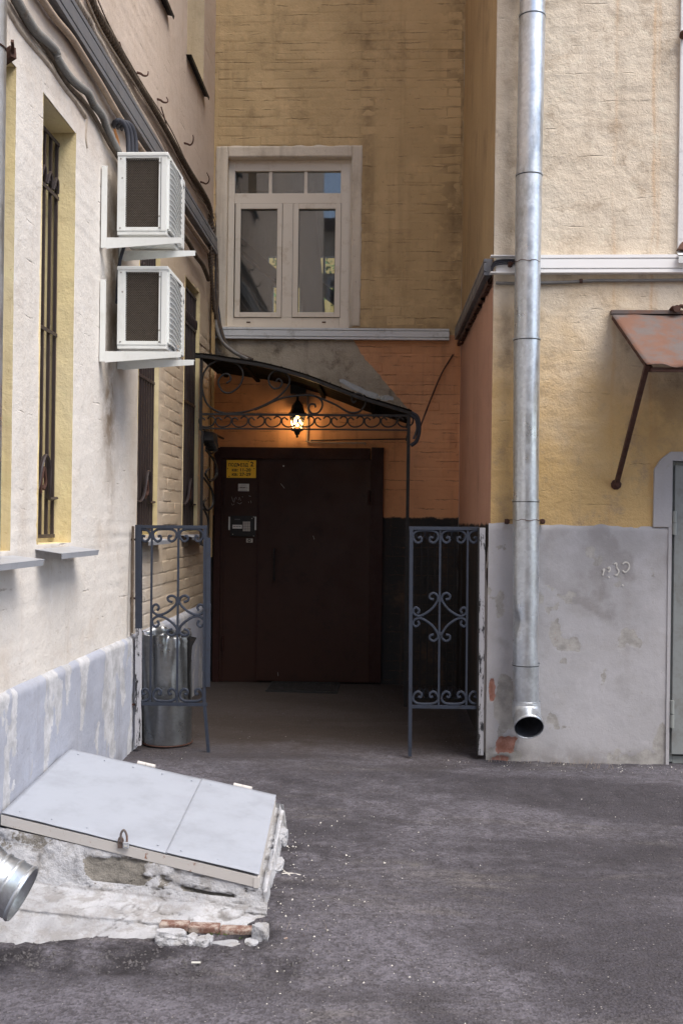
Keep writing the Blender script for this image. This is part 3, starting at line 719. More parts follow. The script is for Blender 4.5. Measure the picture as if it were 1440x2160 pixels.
# the upper window: white plastic frame
YW = YB + .07
def rect(px0, py0, px1, py1, Y=YW):
    a = onY(px0, (py0 + py1) / 2, Y); b = onY(px1, (py0 + py1) / 2, Y); t = onY((px0 + px1) / 2, py0, Y); u = onY((px0 + px1) / 2, py1, Y)
    return a.x, b.x, u.z, t.z
win = thing('casement_window', (-.8, YW, onY(600, 680, YB).z), 'white framed two leaf casement window with a three pane top light in the ochre wall', 'window')
def ring(name, o, i, y0, y1, mat, parent, bev=.004):
    m = MB(); m.box((o[0], y0, o[2]), (i[0], y1, o[3])).box((i[1], y0, o[2]), (o[1], y1, o[3])).box((i[0] + .0005, y0 + .0005, i[3]), (i[1] - .0005, y1, o[3] - .0005)).box((i[0] + .0005, y0 + .0005, o[2] + .0005), (i[1] - .0005, y1, i[2]))
    return m.build(name, mat, parent, bevel=bev)
oF = (WH[0] + .004, WH[1] - .004, WH[2] + .006, WH[3] - .004)
tl = rect(495.5, 360.5, 718.5, 407.5); ls = rect(495.5, 429, 595, 670); rs = rect(617, 429, 718.5, 670)
fr = MB()
fr.box((oF[0], YW, oF[2]), (tl[0], YW + .07, oF[3])).box((tl[1], YW, oF[2]), (oF[1], YW + .07, oF[3])).box((tl[0], YW + .0005, tl[3]), (tl[1], YW + .07, oF[3]))
fr.box((tl[0], YW + .001, ls[3]), (tl[1], YW + .07, tl[2])).box((tl[0], YW + .0005, oF[2]), (tl[1], YW + .07, ls[2])).box((ls[1], YW + .0015, ls[2]), (rs[0], YW + .07, ls[3]))
fr.build('frame', 'pvc', win, bevel=.004)
for o_ in ((ls, rect(507, 441, 584, 659)), (rs, rect(629, 441, 706, 659))):
    oo, ii = o_; ring('seam', oo, (oo[0] + .02, oo[1] - .02, oo[2] + .02, oo[3] - .02), YW - .0022, YW + .001, 'rustdark', win, 0); s = ring('sash', (oo[0] + .003, oo[1] - .003, oo[2] + .003, oo[3] - .003), ii, YW - .012, YW + .05, 'pvc', win)
    MB().box((ii[0] - .005, YW + .022, ii[2] - .005), (ii[1] + .005, YW + .028, ii[3] + .005)).build('pane', 'glass', s)
    g = MB(); g.box((ii[0], YW + .012, ii[2]), (ii[0] + .004, YW + .021, ii[3])).box((ii[1] - .004, YW + .012, ii[2]), (ii[1], YW + .021, ii[3])).box((ii[0], YW + .012, ii[3] - .004), (ii[1], YW + .021, ii[3])).box((ii[0], YW + .012, ii[2]), (ii[1], YW + .021, ii[2] + .004))
    g.build('gasket', 'black', s)
    MB().box((ii[0] - .03, YW - .03, (ii[2] + ii[3]) / 2 - .05), (ii[0] - .02, YW - .0125, (ii[2] + ii[3]) / 2 + .05)) if 0 else None
xs3 = [tl[0], onY(567, 385, YW).x, onY(573.5, 385, YW).x, onY(641.5, 385, YW).x, onY(648, 385, YW).x, tl[1]]
for k in (0, 2, 4): MB().box((xs3[k] - .001, YW + .03, tl[2] - .002), (xs3[k + 1] + .001, YW + .036, tl[3] + .002)).build('pane', 'glass', win)
for k in (1, 3): MB().box((xs3[k], YW + .012, tl[2]), (xs3[k + 1], YW + .05, tl[3])).build('glazing_bar', 'pvc', win)
for px in (524, 683): MB().box((onY(px - 4, 680, YW).x, YW - .004, onY(px, 681, YW).z), (onY(px + 4, 680, YW).x, YW + .001, onY(px, 678.5, YW).z)).build('drain_slot', 'rustdark', win)
sa = onY(468, 685, YB - .04); sb = onY(735, 688, YB - .04)
MB().prism([(sa.x, YB - .05, sa.z - .015), (sb.x, YB - .05, sb.z - .018), (sb.x, YW, sb.z + .012), (sa.x, YW, sa.z + .012)], (0, 0, -.006)).box((sa.x, YB - .054, sa.z - .042), (sb.x, YB - .048, sa.z - .016)).build('sill', 'pvc', win)

# the stair hall behind the window
rm = thing('stair_hall', (-.6, 11, 2.6), 'grey stair hall seen through the window above the entrance', 'room')
YR = 12.6
q = MB(); q.box((XL - .3, YB + .3, 5.75), (1.2, YR, 5.85)).build('ceiling', 'room', rm)
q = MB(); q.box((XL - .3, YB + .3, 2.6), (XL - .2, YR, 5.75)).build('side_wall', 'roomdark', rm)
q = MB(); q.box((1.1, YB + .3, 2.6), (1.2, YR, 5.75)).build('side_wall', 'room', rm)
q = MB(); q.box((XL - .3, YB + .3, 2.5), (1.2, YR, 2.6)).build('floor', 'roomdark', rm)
o1 = [onY(566, 540, YR), onY(720, 577, YR)]; o2 = [onY(576, 603, YR), onY(720, 690, YR)]
q = MB(); yb, yt = YR, YR + .1
q.box((XL - .3, yb, o1[0].z), (1.2, yt, 5.85)).box((XL - .3, yb, o2[0].z), (1.2, yt, o1[1].z)).box((XL - .3, yb, 2.5), (1.2, yt, 2.7))  # wide low opening, out of view, added to brighten the hall
q.box((XL - .3, yb, o1[1].z), (o1[0].x, yt, o1[0].z)).box((o1[1].x, yb, o1[1].z), (1.2, yt, o1[0].z)).box((XL - .3, yb, o2[1].z), (o2[0].x, yt, o2[0].z)).box((o2[1].x, yb, o2[1].z), (1.2, yt, o2[0].z))
for px in (683, 632): q.box((onY(px - 2, 560, YR).x, yb, o1[1].z), (onY(px + 2, 560, YR).x, yt, o1[0].z))
q.box((onY(632, 560, YR).x, yb, o2[1].z), (onY(664, 560, YR).x, yt, o2[0].z))
q.build('far_wall', 'room', rm)
q = MB(); Ys = 11.2
q.bar(onY(505, 515, Ys), onY(600, 600, Ys), .3, .10).bar(onY(660, 595, 11.6), onY(730, 650, 11.6), .2, .10)
q.build('stair_string', 'roomdark', rm)
MB().bar(onY(505, 588, 10.3), onY(575, 668, 10.3), .02, .07, (0, 1, 0)).build('handrail', 'trunkold', rm)
MB().tube(cr([onY(642, 430, 10.4), onY(648, 500, 10.4), onY(655, 580, 10.4), onY(662, 665, 10.4)]), .12, 10, sq=(1, .25)).build('curtain', 'trunkgrey', rm, True)
yh = MB().box((-3.2, 22, -.1), (.6, 30, 9)).box((-3.4, 21.8, 9), (.8, 30, 9.3)); o = yh.build('yellow_house', 'yellowhouse')
props(o, 'small piece of a yellow house seen through the stair hall', 'house')
tr = thing('leafy_tree', (.2, 17.5, 0), 'green leafy tree showing through the stair hall window', 'tree')
MB().tube(cr([(.2, 17.5, -.2), (.25, 17.5, 2), (.1, 17.4, 4), (.2, 17.5, 6.5)]), .14, 10, rfun=lambda t: 1 - .6 * t).build('trunk', 'bark', tr, True)
rr = random.Random(5); lf = MB()
for i in range(9000):
    c = V((rr.gauss(0, 1), rr.gauss(0, .8), rr.gauss(0, 1))) ; c = V((.0 + c.x * 1.1, 17.0 + c.y, 5.9 + c.z * .9))
    if vnoise(c.x * 1.6, c.z * 1.6, 3) < .38: continue
    a = V((rr.uniform(-1, 1), rr.uniform(-1, 1), rr.uniform(-1, 1))).normalized() * rr.uniform(.03, .06); b = a.cross(V((rr.uniform(-1, 1), rr.uniform(-1, 1), 1))).normalized() * .028
    lf.add([c - a, c + b, c + a, c - b], [(0, 1, 2, 3)])
lo = lf.build('crown', 'leaf', tr)

# ------------------------------------------------------------------ right side of the recess and the right facade
sw = thing('recess_side_wall', (XR, 8, 0), 'right side wall of the recess, brown above the trunking and pinkish terracotta below', 'wall')
zn = onY(1040, 562, YF).z
def split_z(Y): return zn + (zt_far - zn) * (Y - YF) / (YB - YF)
def side_disp(U, W, X, Y, Z):
    return (fbm(Y * 1.2, Z * 1.2, 91, 4) - .5) * .014 + (fbm(Y * 9, Z * 9, 92, 3) - .5) * .004, zero3(U)
yy = axis_steps(YF, YB, .025)
grid_mesh(yy, axis_steps(0, 1, .03 / 4) * 1.0, lambda U, W: (U * 0 + XR, U, split_z(U) + W * (TOP - split_z(U))), side_disp, (-1, 0, 0), 'upper_wall', 'side_up', sw)
grid_mesh(yy, axis_steps(0, 1, .0075), lambda U, W: (U * 0 + XR, U, -.2 + W * (split_z(U) + .2)), side_disp, (-1, 0, 0), 'lower_wall', 'side_low', sw)

fw = thing('right_facade', (2, YF, 0), 'flat pale beige and ochre facade on the right with a smooth grey plinth', 'wall')
PF = onY(1200, 1106, YF).z
DX0 = onY(1413, 1200, YF).x; DZ1 = onY(1425, 972, YF).z
DH = (DX0, DX0 + 1.0, -.2, DZ1)
UX = onY(1431, 300, YF)
WU = (onY(1440, 300, YF).x + .03, 2.9, onY(1430, 530, YF).z, 6.0)
def fac_disp(U, W, X, Y, Z):
    d = (fbm(X * 1.1, Z * 1.1, 101, 4) - .5) * .02 + (fbm(X * 6, Z * 7, 102, 4) - .5) * .012 + (fbm(X * 22, Z * 22, 108, 2) - .5) * .003
    cz = np.mod(Z + .02 * (fbm(X * 2.5, Z * 2, 14) - .5), .079) / .079
    d -= np.exp(-((cz - .5) / .13) ** 2) * .0022 * sstep(.46, .66, fbm(X * 1.8, Z * 3, 103, 3))
    mk = zero3(U)
    # shadow painted on the wall under the awning and beside the downpipe
    ax = onY(1320, 700, YF).x
    mk[..., 2] = .5 * np.exp(-((X - ax - .25) / .22) ** 2 - ((Z - 2.45) / .45) ** 2)
    xp = onY(1070, 800, YF).x
    mk[..., 2] = np.maximum(mk[..., 2], .55 * np.exp(-((X - xp) / .05) ** 2) * sstep(.35, .6, fbm(X * 3, Z * 3, 7)))
    return d, mk
xs = np.concatenate([axis_steps(XR, 2.9, .022, [DH[0], DH[1], WU[0]]), [4, 6, 10, 16]])
zz = np.concatenate([axis_steps(PF - .05, 5.2, .022, [DH[3], WU[2]]), [6.0, 7, 8.5, TOP]])
grid_mesh(xs, zz, lambda U, W: (U, U * 0 + YF, W), fac_disp, (0, -1, 0), 'wall_face', 'facade', fw, holes=[DH, WU])
def fpl_disp(U, W, X, Y, Z):
    d = .012 + (fbm(X * 1.5, Z * 1.5, 111, 4) - .5) * .012 + (fbm(X * 9, Z * 9, 112, 3) - .5) * .0025
    top = sstep(0, .03, PF - Z + .02 * (fbm(X * 6, X * 0, 3) - .5)); d = d * top
    mk = zero3(U)
    n_ = fbm(X * 7, Z * 7, 115, 5)
    low = sstep(.16, .02, Z) * .30
    pe = soft(n_ + low * .75 - .05, .665, 5); mk[..., 0] = pe
    def blob(px, py, rx, rz, k=.5):
        p = onY(px, py, YF); return np.exp(-((X - p.x) / rx) ** 2 - ((Z - p.z) / rz) ** 2) + (n_ - .5) * k
    br = np.maximum.reduce([blob(1070, 1568, .095, .085, 1.3), blob(1036, 1455, .03, .09, 1.0), blob(1060, 1600, .06, .03, 1.2), blob(1037, 1605, .02, .02)])
    mk[..., 1] = soft(br, .50, 2.2)
    hal = np.maximum.reduce([blob(1062, 1500, .10, .30, 1.2), blob(1055, 1300, .06, .25, 1.2) * .8, blob(1070, 1590, .2, .1, 1.2), blob(1390, 1560, .06, .14, 1.2), blob(1350, 1605, .3, .04, 1.0)])
    mk[..., 0] = np.maximum(mk[..., 0], soft(hal, .62, 2))
    tone = sstep(.50, .52, fbm(X * 1.6 + .3 * Z, Z * 1.4, 119, 5)); mk[..., 2] = .30 * tone + .7 * sstep(.16, -.04, Z + .1 * (n_ - .5)) + .25 * sstep(.6, .75, fbm(X * 3, Z * 3, 121, 5))
    d -= sstep(.4, .6, mk[..., 1]) * .010 + sstep(.4, .6, mk[..., 0]) * .003
    return d, mk
pxs = np.concatenate([axis_steps(XR - .012, 2.9, .014, [DH[0], DH[1]]), [6, 16]])
grid_mesh(pxs, axis_steps(-.2, PF, .014), lambda U, W: (U, U * 0 + YF, W + (W > PF - .001) * (fbm(U * 5, U * 0, 77, 5) - .55) * .045), fpl_disp, (0, -1, 0), 'plinth', 'facplinth', fw, holes=[DH])
# rounded arris of the plinth down the recess corner
MB().box((XR, YF + .002, -.3), (XR + .03, YF + .3, PF)).build('plinth_return', 'facplinth', fw)
MB().box((XR + .05, YF + .35, -.3), (16, YF + .6, TOP)).build('wall_core', 'roomdark', fw)
# grey painted surround of the door, chamfered at its corner
sp_ = [onY(1375, 1110, YF), onY(1378, 990, YF), onY(1392, 968, YF), onY(1412, 953, YF)]
q = MB(); y_ = YF - .018
pts = [V((sp_[0].x, y_, PF - .01)), V((sp_[1].x, y_, sp_[1].z)), V((sp_[2].x, y_, sp_[2].z)), V((sp_[3].x, y_, sp_[3].z)), V((DH[1], y_, sp_[3].z)), V((DH[1], y_, DH[3])), V((DH[0], y_, DH[3])), V((DH[0], y_, PF - .01))]
q.prism(pts, (0, .03, 0)); q.build('door_surround', 'facplinth', fw, bevel=.003)
q = MB(); q.box((DH[0] - .02, YF - .017, -.2), (DH[0] + .001, YF + .2, DH[3])).box((DH[0], YF - .017, DH[3] - .001), (DH[1], YF + .2, DH[3] + .02)).build('door_reveal', 'facplinth', fw)
# corroded marks on the plinth
for st in ([(1270, 1203), (1274, 1200), (1272, 1207), (1270, 1214)], [(1281, 1200), (1284, 1196), (1286, 1202), (1282, 1207)], [(1282, 1216), (1285, 1219)],
           [(1294, 1190), (1299, 1188), (1300, 1197), (1304, 1205), (1300, 1213), (1297, 1212)], [(1312, 1190), (1318, 1186), (1325, 1189), (1326, 1197), (1322, 1204), (1317, 1207), (1312, 1203)], [(1311, 1233), (1314, 1236)]):
    ck = MB().tube(cr([onY(x, y, YF - .0155) for x, y in st], 4), .0042, 6, sq=(1, .12), rfun=lambda t: .8 + .5 * abs(math.sin(t * 9))); ck.build('chalk_mark', 'chip', fw, True)
# window of the upper floor at the right edge
q = MB(); bx = onY(1430, 300, YF).x
q.box((bx, YF - .02, WU[2] - .0), (WU[0], YF + .1, 6)).build('window_band', 'winwhite', fw)
q = MB(); q.box((WU[0], YF + .08, WU[2]), (2.9, YF + .14, WU[2] + .08)).box((WU[0], YF + .08, WU[2] + .08), (WU[0] + .07, YF + .14, 6)).build('window_frame', 'winwhite', fw)
MB().box((WU[0] + .07, YF + .11, WU[2] + .08), (2.9, YF + .115, 6)).build('pane', 'glass', fw)
a = onY(1427, 538, YF - .1); b = onY(1440, 512, YF)
q = MB(); q.prism([(a.x + .01, YF - .10, a.z), (a.x + 1, YF - .10, a.z), (a.x + 1, YF + .05, a.z + .08), (a.x + .03, YF + .05, a.z + .08)], (0, 0, -.006)); q.prism([(a.x + .01, YF - .10, a.z), (a.x + 1, YF - .10, a.z), (a.x + 1, YF - .10, a.z - .05), (a.x + .01, YF - .10, a.z - .05)], (0, .004, 0)); q.build('window_sill', 'trunkold', fw)
MB().lathe(onY(1438, 76, YF - .02), (0, -1, 0), [(0, .022), (.03, .026), (.06, .012)], 10, True).build('rusty_bolt', 'rustdark', fw)
MB().prism([onY(1430, 524, YF - .06), onY(1438, 510, YF - .06), onY(1452, 512, YF - .06), onY(1452, 526, YF - .06)], (0, .06, 0)).build('rust_flange', 'rust', fw)

# grey steel door at the right edge
gd = thing('grey_steel_door', (DH[0] + .5, YF + .06, 0), 'grey green painted steel door at the right edge, rusty at the bottom', 'door')
dz0 = onY(1425, 1603, YF).z
q = MB(); q.box((DH[0] + .001, YF + .03, dz0 - .02), (DH[0] + .035, YF + .10, DH[3] - .002)).box((DH[0] + .035, YF + .0305, DH[3] - .04), (DH[1], YF + .10, DH[3] - .002)).box((DH[0] + .035, YF + .031, dz0 - .03), (DH[1], YF + .10, dz0 + .02)).build('frame', 'greyframe', gd, bevel=.003)
q = MB(); q.box((DH[0] + .022, YF + .002, dz0 + .035), (DH[1] - .03, YF + .029, DH[3] - .03)).build('door_leaf', 'greydoor', gd, bevel=.004)
for (ya, yb_) in ((1078, 1128), (1478, 1535)):
    t_ = onY(1421, ya, YF - .01); b_ = onY(1421, yb_, YF - .01)
    MB().tube([(DH[0] + .018, YF - .012, t_.z), (DH[0] + .018, YF - .012, (t_.z + b_.z) / 2 + .003)], .014, 12).tube([(DH[0] + .018, YF - .012, (t_.z + b_.z) / 2 - .002), (DH[0] + .018, YF - .012, b_.z)], .015, 12).build('hinge', 'greyframe', gd, True)

# ------------------------------------------------------------------ white trunking
def trunk_run(p, q, h, depth, out, mat, parent, name='trunking', z_h=None):
    """p,q: centre points on the wall; out: unit vector away from the wall"""
    p = V(p); q = V(q); o = V(out); up = V((0, 0, 1)); m = MB()
    prof = [(0, -.5), (1, -.5), (1, -.32), (.72, -.30), (.72, -.26), (1, -.24), (1, .25), (.72, .27), (.72, .31), (1, .33), (1, .5), (0, .5)]
    vs = [p + o * (a * depth) + up * (b * h) for a, b in prof] + [q + o * (a * depth) + up * (b * h) for a, b in prof]; n = len(prof)
    m.add(vs, [tuple(range(n)), tuple(range(2 * n - 1, n - 1, -1))] + [(i, (i + 1) % n, (i + 1) % n + n, i + n) for i in range(n)])
    return m.build(name, mat, parent)
tk = thing('white_trunking', (1.2, YF, zn), 'bright white cable trunking running across the right facade', 'cable trunking')
t0 = onY(1044, 561.5, YF); t1 = onY(1440, 561.5, YF)
hF = onY(1200, 543, YF).z - onY(1200, 580, YF).z
xcut = onY(1085, 560, YF).x
trunk_run((xcut, YF - .004, t0.z), (4, YF - .004, t1.z + .01), hF, .06, (0, -1, 0), 'trunk', tk, 'cover')
q = MB(); xa = onY(1032, 560, YF).x
q.box((xa, YF - .064, t0.z + hF / 2 - .006), (xcut, YF - .01, t0.z + hF / 2)).box((xa, YF - .064, t0.z - hF / 2), (xcut, YF - .01, t0.z - hF / 2 + .006)).box((xa + .04, YF - .018, t0.z - hF / 2 + .006), (xcut, YF - .012, t0.z + hF / 2 - .006)).build('open_channel', 'trunk', tk)
q = MB()
for k, (dz, m) in enumerate(((.030, 0), (.018, 0), (.005, 0))):
    q.tube(cr([(xcut, YF - .04, t0.z + dz), (xa + .08, YF - .04, t0.z + dz), (xa + .03, YF - .035, t0.z + dz - .01), (xa + .01, YF - .02, t0.z + dz - .04)]), .006, 6)
q.build('cables', 'hose', tk, True)
# recess run: along the back wall and the side wall
tb = thing('weathered_trunking', (-.5, YB, zt_far), 'weathered pale trunking below the casement window, turning along the recess side wall', 'cable trunking')
hB = onY(700, 696, YB - .05).z - onY(700, 719.5, YB - .05).z
a = onY(447, 704, YB); b = onY(946, 708, YB)
trunk_run((a.x, YB - .012, a.z), (b.x, YB - .012, b.z), hB, .05, (0, -1, 0), 'trunkold', tb, 'cover')
q = MB(); s0 = V((XR - .006, YF + .02, t0.z)); s1 = V((XR - .006, YB - .06, zt_far))
trunk_run(s0, s1, hF * .95, .055, (-1, 0, 0), 'trunkgrey', tb, 'side_cover')
d0 = V((XR - .004, YF + .01, t0.z - hF * .5 - .03)); d1 = V((XR - .004, YB - .05, zt_far - hF * .5 - .03))
fl = MB(); n_ = 40; rr = random.Random(3)
for i in range(n_):
    t = i / n_; c = d0.lerp(d1, t); c2 = d0.lerp(d1, (i + 1) / n_); dz = rr.uniform(.02, .045)
    fl.add([c + V((0, 0, .03)), c2 + V((0, 0, .03)), c2 + V((-.035, 0, .0)), c + V((-.035, 0, .0)), c + V((-.03, 0, -dz)), c2 + V((-.03, 0, -dz)), c + V((0, 0, -dz)), c2 + V((0, 0, -dz))], [(0, 1, 2, 3), (3, 2, 5, 4), (4, 5, 7, 6)])
o = fl.build('rusty_flashing', 'rustdark'); props(o, 'ragged rusty flashing strip under the trunking on the recess side wall', 'flashing')
o = MB().tube(cr([onY(1045, 597, YF - .02), onY(1100, 598, YF - .02), onY(1200, 595, YF - .02), onY(1260, 592, YF - .02), onY(1350, 592, YF - .02), onY(1500, 590, YF - .02)]), .0105, 10).build('grey_conduit', 'conduit', None, True)
props(o, 'thin grey conduit just below the white trunking on the facade', 'conduit')
p_ = onY(1224, 593, YF - .02); o2_ = MB().lathe(p_ - V((.01, 0, 0)), (1, 0, 0), [(0, .015), (.02, .015)], 10, True).build('clip', 'rustdark', o)

# ------------------------------------------------------------------ downpipes
dp = thing('galvanised_downpipe', (onY(1108, 1500, YF).x, YF - .14, .3), 'tall galvanised downpipe on the right facade, dented, with an open spout near the ground', 'downpipe')
YP = YF - .135
cen = [(1127, -400), (1122, 0), (1115, 370), (1112, 550), (1110, 716), (1108, 1056), (1107.5, 1250), (1108, 1400), (1109, 1480)]
P3 = [onY(x, y, YP) for x, y in cen]
rad = .0845
def pipe_seg(p, q, r0, r1, name, dent=None, k=40, n=14):
    d = (q - p); m = MB(); L = d.length; vs = []
    ax = d.normalized(); a = ax.cross(V((0, 1, 0))).normalized(); b = ax.cross(a)
    for i in range(n + 1):
        t = i / n; c = p + d * t; r = r0 + (r1 - r0) * t
        for j in range(k):
            th = 2 * math.pi * j / k; u = a * math.cos(th) + b * math.sin(th)
            rr_ = r * (1 + .012 * (float(vnoise(j * .35, c.z * 3, 7)) - .5))
            if dent:
                for (dz, dth, w1, w2, dep) in dent:
                    rr_ -= dep * math.exp(-((c.z - dz) / w1) ** 2 - (math.atan2(math.sin(th - dth), math.cos(th - dth)) / w2) ** 2)
            vs.append(c + u * rr_)
    fs = [(i * k + j, i * k + (j + 1) % k, (i + 1) * k + (j + 1) % k, (i + 1) * k + j) for i in range(n) for j in range(k)]
    m.add(vs, fs); return m.build(name, 'galv', dp, 'all')
seg = [(0, 1), (1, 2), (2, 4), (4, 5), (5, 7), (7, 8)]
_a = P3[0].z
PZs = [P3[0], onY(1121.5, 35, YP), P3[2], P3[4], P3[5], P3[7], P3[8]]
dz_ = onY(1130, 1310, YP).z
for k in range(len(PZs) - 1):
    p, q = PZs[k], PZs[k + 1]
    pipe_seg(p, q, rad, rad - .003, 'pipe_section', dent=[(dz_, 2.6, .05, .5, .02), (dz_ - .1, .3, .12, .6, .012), (onY(1100, 570, YP).z, 2.2, .02, .6, .005)], n=26)
    MB().tube([q + V((0, 0, .006)), q + V((0, 0, -.004))], rad + .0045, 40, caps=False).build('joint_ring', 'galv', dp, True)
    MB().tube([q + V((0, 0, -.006)), q + V((0, 0, -.011))], rad + .0012, 40, caps=False).build('joint_gap', 'hose', dp, True)
# spout: a short bend toward the yard
sp0 = P3[8]; spd = V((.02, -1, -.62)).normalized()
m = MB(); k = 40; path = [sp0 + V((0, 0, .004)), sp0 + V((0, -.004, -.04)), sp0 + V((0, -.03, -.085)), sp0 + V((.002, -.075, -.115)), sp0 + V((.003, -.12, -.14))]
m.tube(cr(path, 4), rad + .004, k, caps=False, rfun=lambda t: 1 + .06 * t)
sp = m.build('spout', 'galv', dp, 'all'); s_ = sp.modifiers.new('thickness', 'SOLIDIFY'); s_.thickness = .003
MB().tube(cr([p_ for p_ in path], 4)[:-1], rad - .004, 36, caps=False, rfun=lambda t: 1 + .05 * t).build('spout_inner_shade', 'hose', dp, True)  # dark inner tube added to stand for the shade inside the spout
e = path[-1]; m = MB(); m.lathe(e - spd * .004, spd, [(-.012, rad * 1.065), (-.004, rad * 1.10), (.004, rad * 1.10), (.006, rad * 1.06)], 40); m.build('rim', 'galv', dp, True)
for py, pl, pr in ((555, 1075, 1146), (1097, 1068, 1143)):
    pc = onY(1110, py, YP)
    rr = random.Random(py); pts = []
    for i in range(25):
        th = math.pi * (1.0 + i / 24); pts.append(pc + V((math.cos(th) * (rad + .003), math.sin(th) * (rad + .003), .004 * math.sin(i * .9) + rr.uniform(-.002, .002))))
    MB().tube([V((pc.x - rad - .01, YF, pc.z))] + pts + [V((pc.x + rad + .01, YF, pc.z))], .0022, 5).build('wire_tie', 'rustdark', dp, True)
    for px in (pl, pr):
        b = onY(px, py + 3, YF - .04)
        MB().tube([V((b.x, YF + .02, b.z)), V((b.x, YF - .05, b.z))], .007, 8).lathe(V((b.x, YF - .055, b.z)), (0, -1, 0), [(-.012, .017), (0, .019), (.008, .013)], 6, True).box((b.x - .014, YF - .04, b.z - .016), (b.x + .014, YF - .034, b.z + .016)).build('bracket_bolt', 'rustdark', dp)

# left downpipe at the frame edge
lp = thing('left_downpipe', (-1.44, 3.5, .3), 'galvanised downpipe at the left edge, its spout turned out over the cellar hatch', 'downpipe')
YQ = 3.5; rl = .094; xq_ = onY(7, 400, YQ).x - rl
e2 = onY(48, 1886, YQ); dirq = V((1, -.02, -.47)).normalized()
b0 = V((xq_, YQ, 4.6)); b1 = V((xq_, YQ, e2.z + .19))
_mt = MB().tube([b0.lerp(b1, i / 30) for i in range(31)], rl, 40, caps=False).build('pipe_section', 'galv', lp, 'all')
m = MB(); pth = [b1, b1 + V((.0, 0, -.04)), e2 - dirq * .13 + V((0, 0, .0)), e2 - dirq * .0]
m.tube([b1 + V((0, 0, .0)), b1 + V((.004, 0, -.05)), e2 - dirq * .135, e2], rl, 40, caps=False, rfun=lambda t: 1 + .05 * t)
s = m.build('spout', 'galv', lp, 'all'); s_ = s.modifiers.new('thickness', 'SOLIDIFY'); s_.thickness = .003
for hh in (-.006, -.055, -.105): MB().lathe(e2, dirq, [(hh - .008, rl * 1.045), (hh - .003, rl * 1.085), (hh + .003, rl * 1.085), (hh + .008, rl * 1.05)], 40).build('rim', 'galv', lp, True)
zb = onY(10, 108, YQ).z
m = MB(); m.tube([V((xq_ - rl, YQ, zb))] + [V((xq_ + math.cos(t) * (rl + .004), YQ + math.sin(t) * (rl + .004), zb + .01 * math.cos(t))) for t in [math.pi * (1 + i / 16) for i in range(17)]] + [V((XL + .02, YQ + .75, zb - .02))], .003, 5); m.build('wire_tie', 'rustdark', lp, True)
m = MB(); bq = onX(30, 128, XL + .03); m.bar(V((XL - .01, bq.y - .02, bq.z)), V((XL + .05, bq.y - .06, bq.z + .01)), .03, .05).bar(V((XL + .05, bq.y - .06, bq.z + .01)), V((XL + .06, bq.y - .10, bq.z + .04)), .012, .02); m.build('wall_bracket', 'rustdark', lp)

# ------------------------------------------------------------------ rusty awning on the facade
aw = thing('rusty_awning', onY(1400, 700, YF), 'small rusty sheet metal awning over the grey door on the right', 'awning')
A0 = onY(1286, 660, YF - .005); FR = onY(1363, 771, YF - .68)
yF_ = YF - .68
us = axis_steps(0, 1.35, .03); vs2 = axis_steps(0, 1, .05)
def awpos(U, W): return (A0.x + (FR.x - A0.x) * W + U, YF - .005 - .675 * W, A0.z + (FR.z - A0.z) * W)
ao = grid_mesh(us, vs2, awpos, lambda U, W, X, Y, Z: ((fbm(U * 3, W * 2, 5, 3) - .5) * .02 + W ** 8 * (vnoise(U * 12, W, 4) - .5) * .03, None), (0, -.6, .8), 'awning_sheet', 'rust', aw)
s_ = ao.modifiers.new('thickness', 'SOLIDIFY'); s_.thickness = .003
MB().box((A0.x, YF - .04, A0.z - .012), (A0.x + 1.4, YF - .002, A0.z + .012)).build('wall_flashing', 'rust', aw)
MB().bar((A0.x + .02, YF - .02, A0.z - .03), (FR.x + .03, yF_ + .03, FR.z - .02), .025, .03).bar((FR.x + .03, yF_ + .03, FR.z - .02), (FR.x + 1.3, yF_ + .03, FR.z - .02), .025, .025).build('awning_frame', 'rustdark', aw)
st0 = onY(1299, 1022, YF - .01); st1 = V((FR.x + .01, yF_ + .03, FR.z + .01))
MB().bar(st0, st1, .028, .028, (1, 0, 0)).build('strut', 'rustdark', aw)
MB().lathe(st0 + V((0, .01, 0)), (0, -1, 0), [(0, .035), (.012, .033), (.02, .018), (.045, .014)], 9, True).build('strut_foot', 'rustdark', aw)
m = MB(); hk = onY(1425, 652, YF - .06); m.tube(cr([hk + V((-.03, .06, -.01)), hk + V((-.02, 0, .01)), hk, hk + V((.03, 0, .02)), hk + V((.06, 0, .005))]), .012, 8).lathe(hk, (0, -1, 0), [(-.02, .02), (.02, .024)], 8, True); m.build('hook', 'rustdark', aw, True)

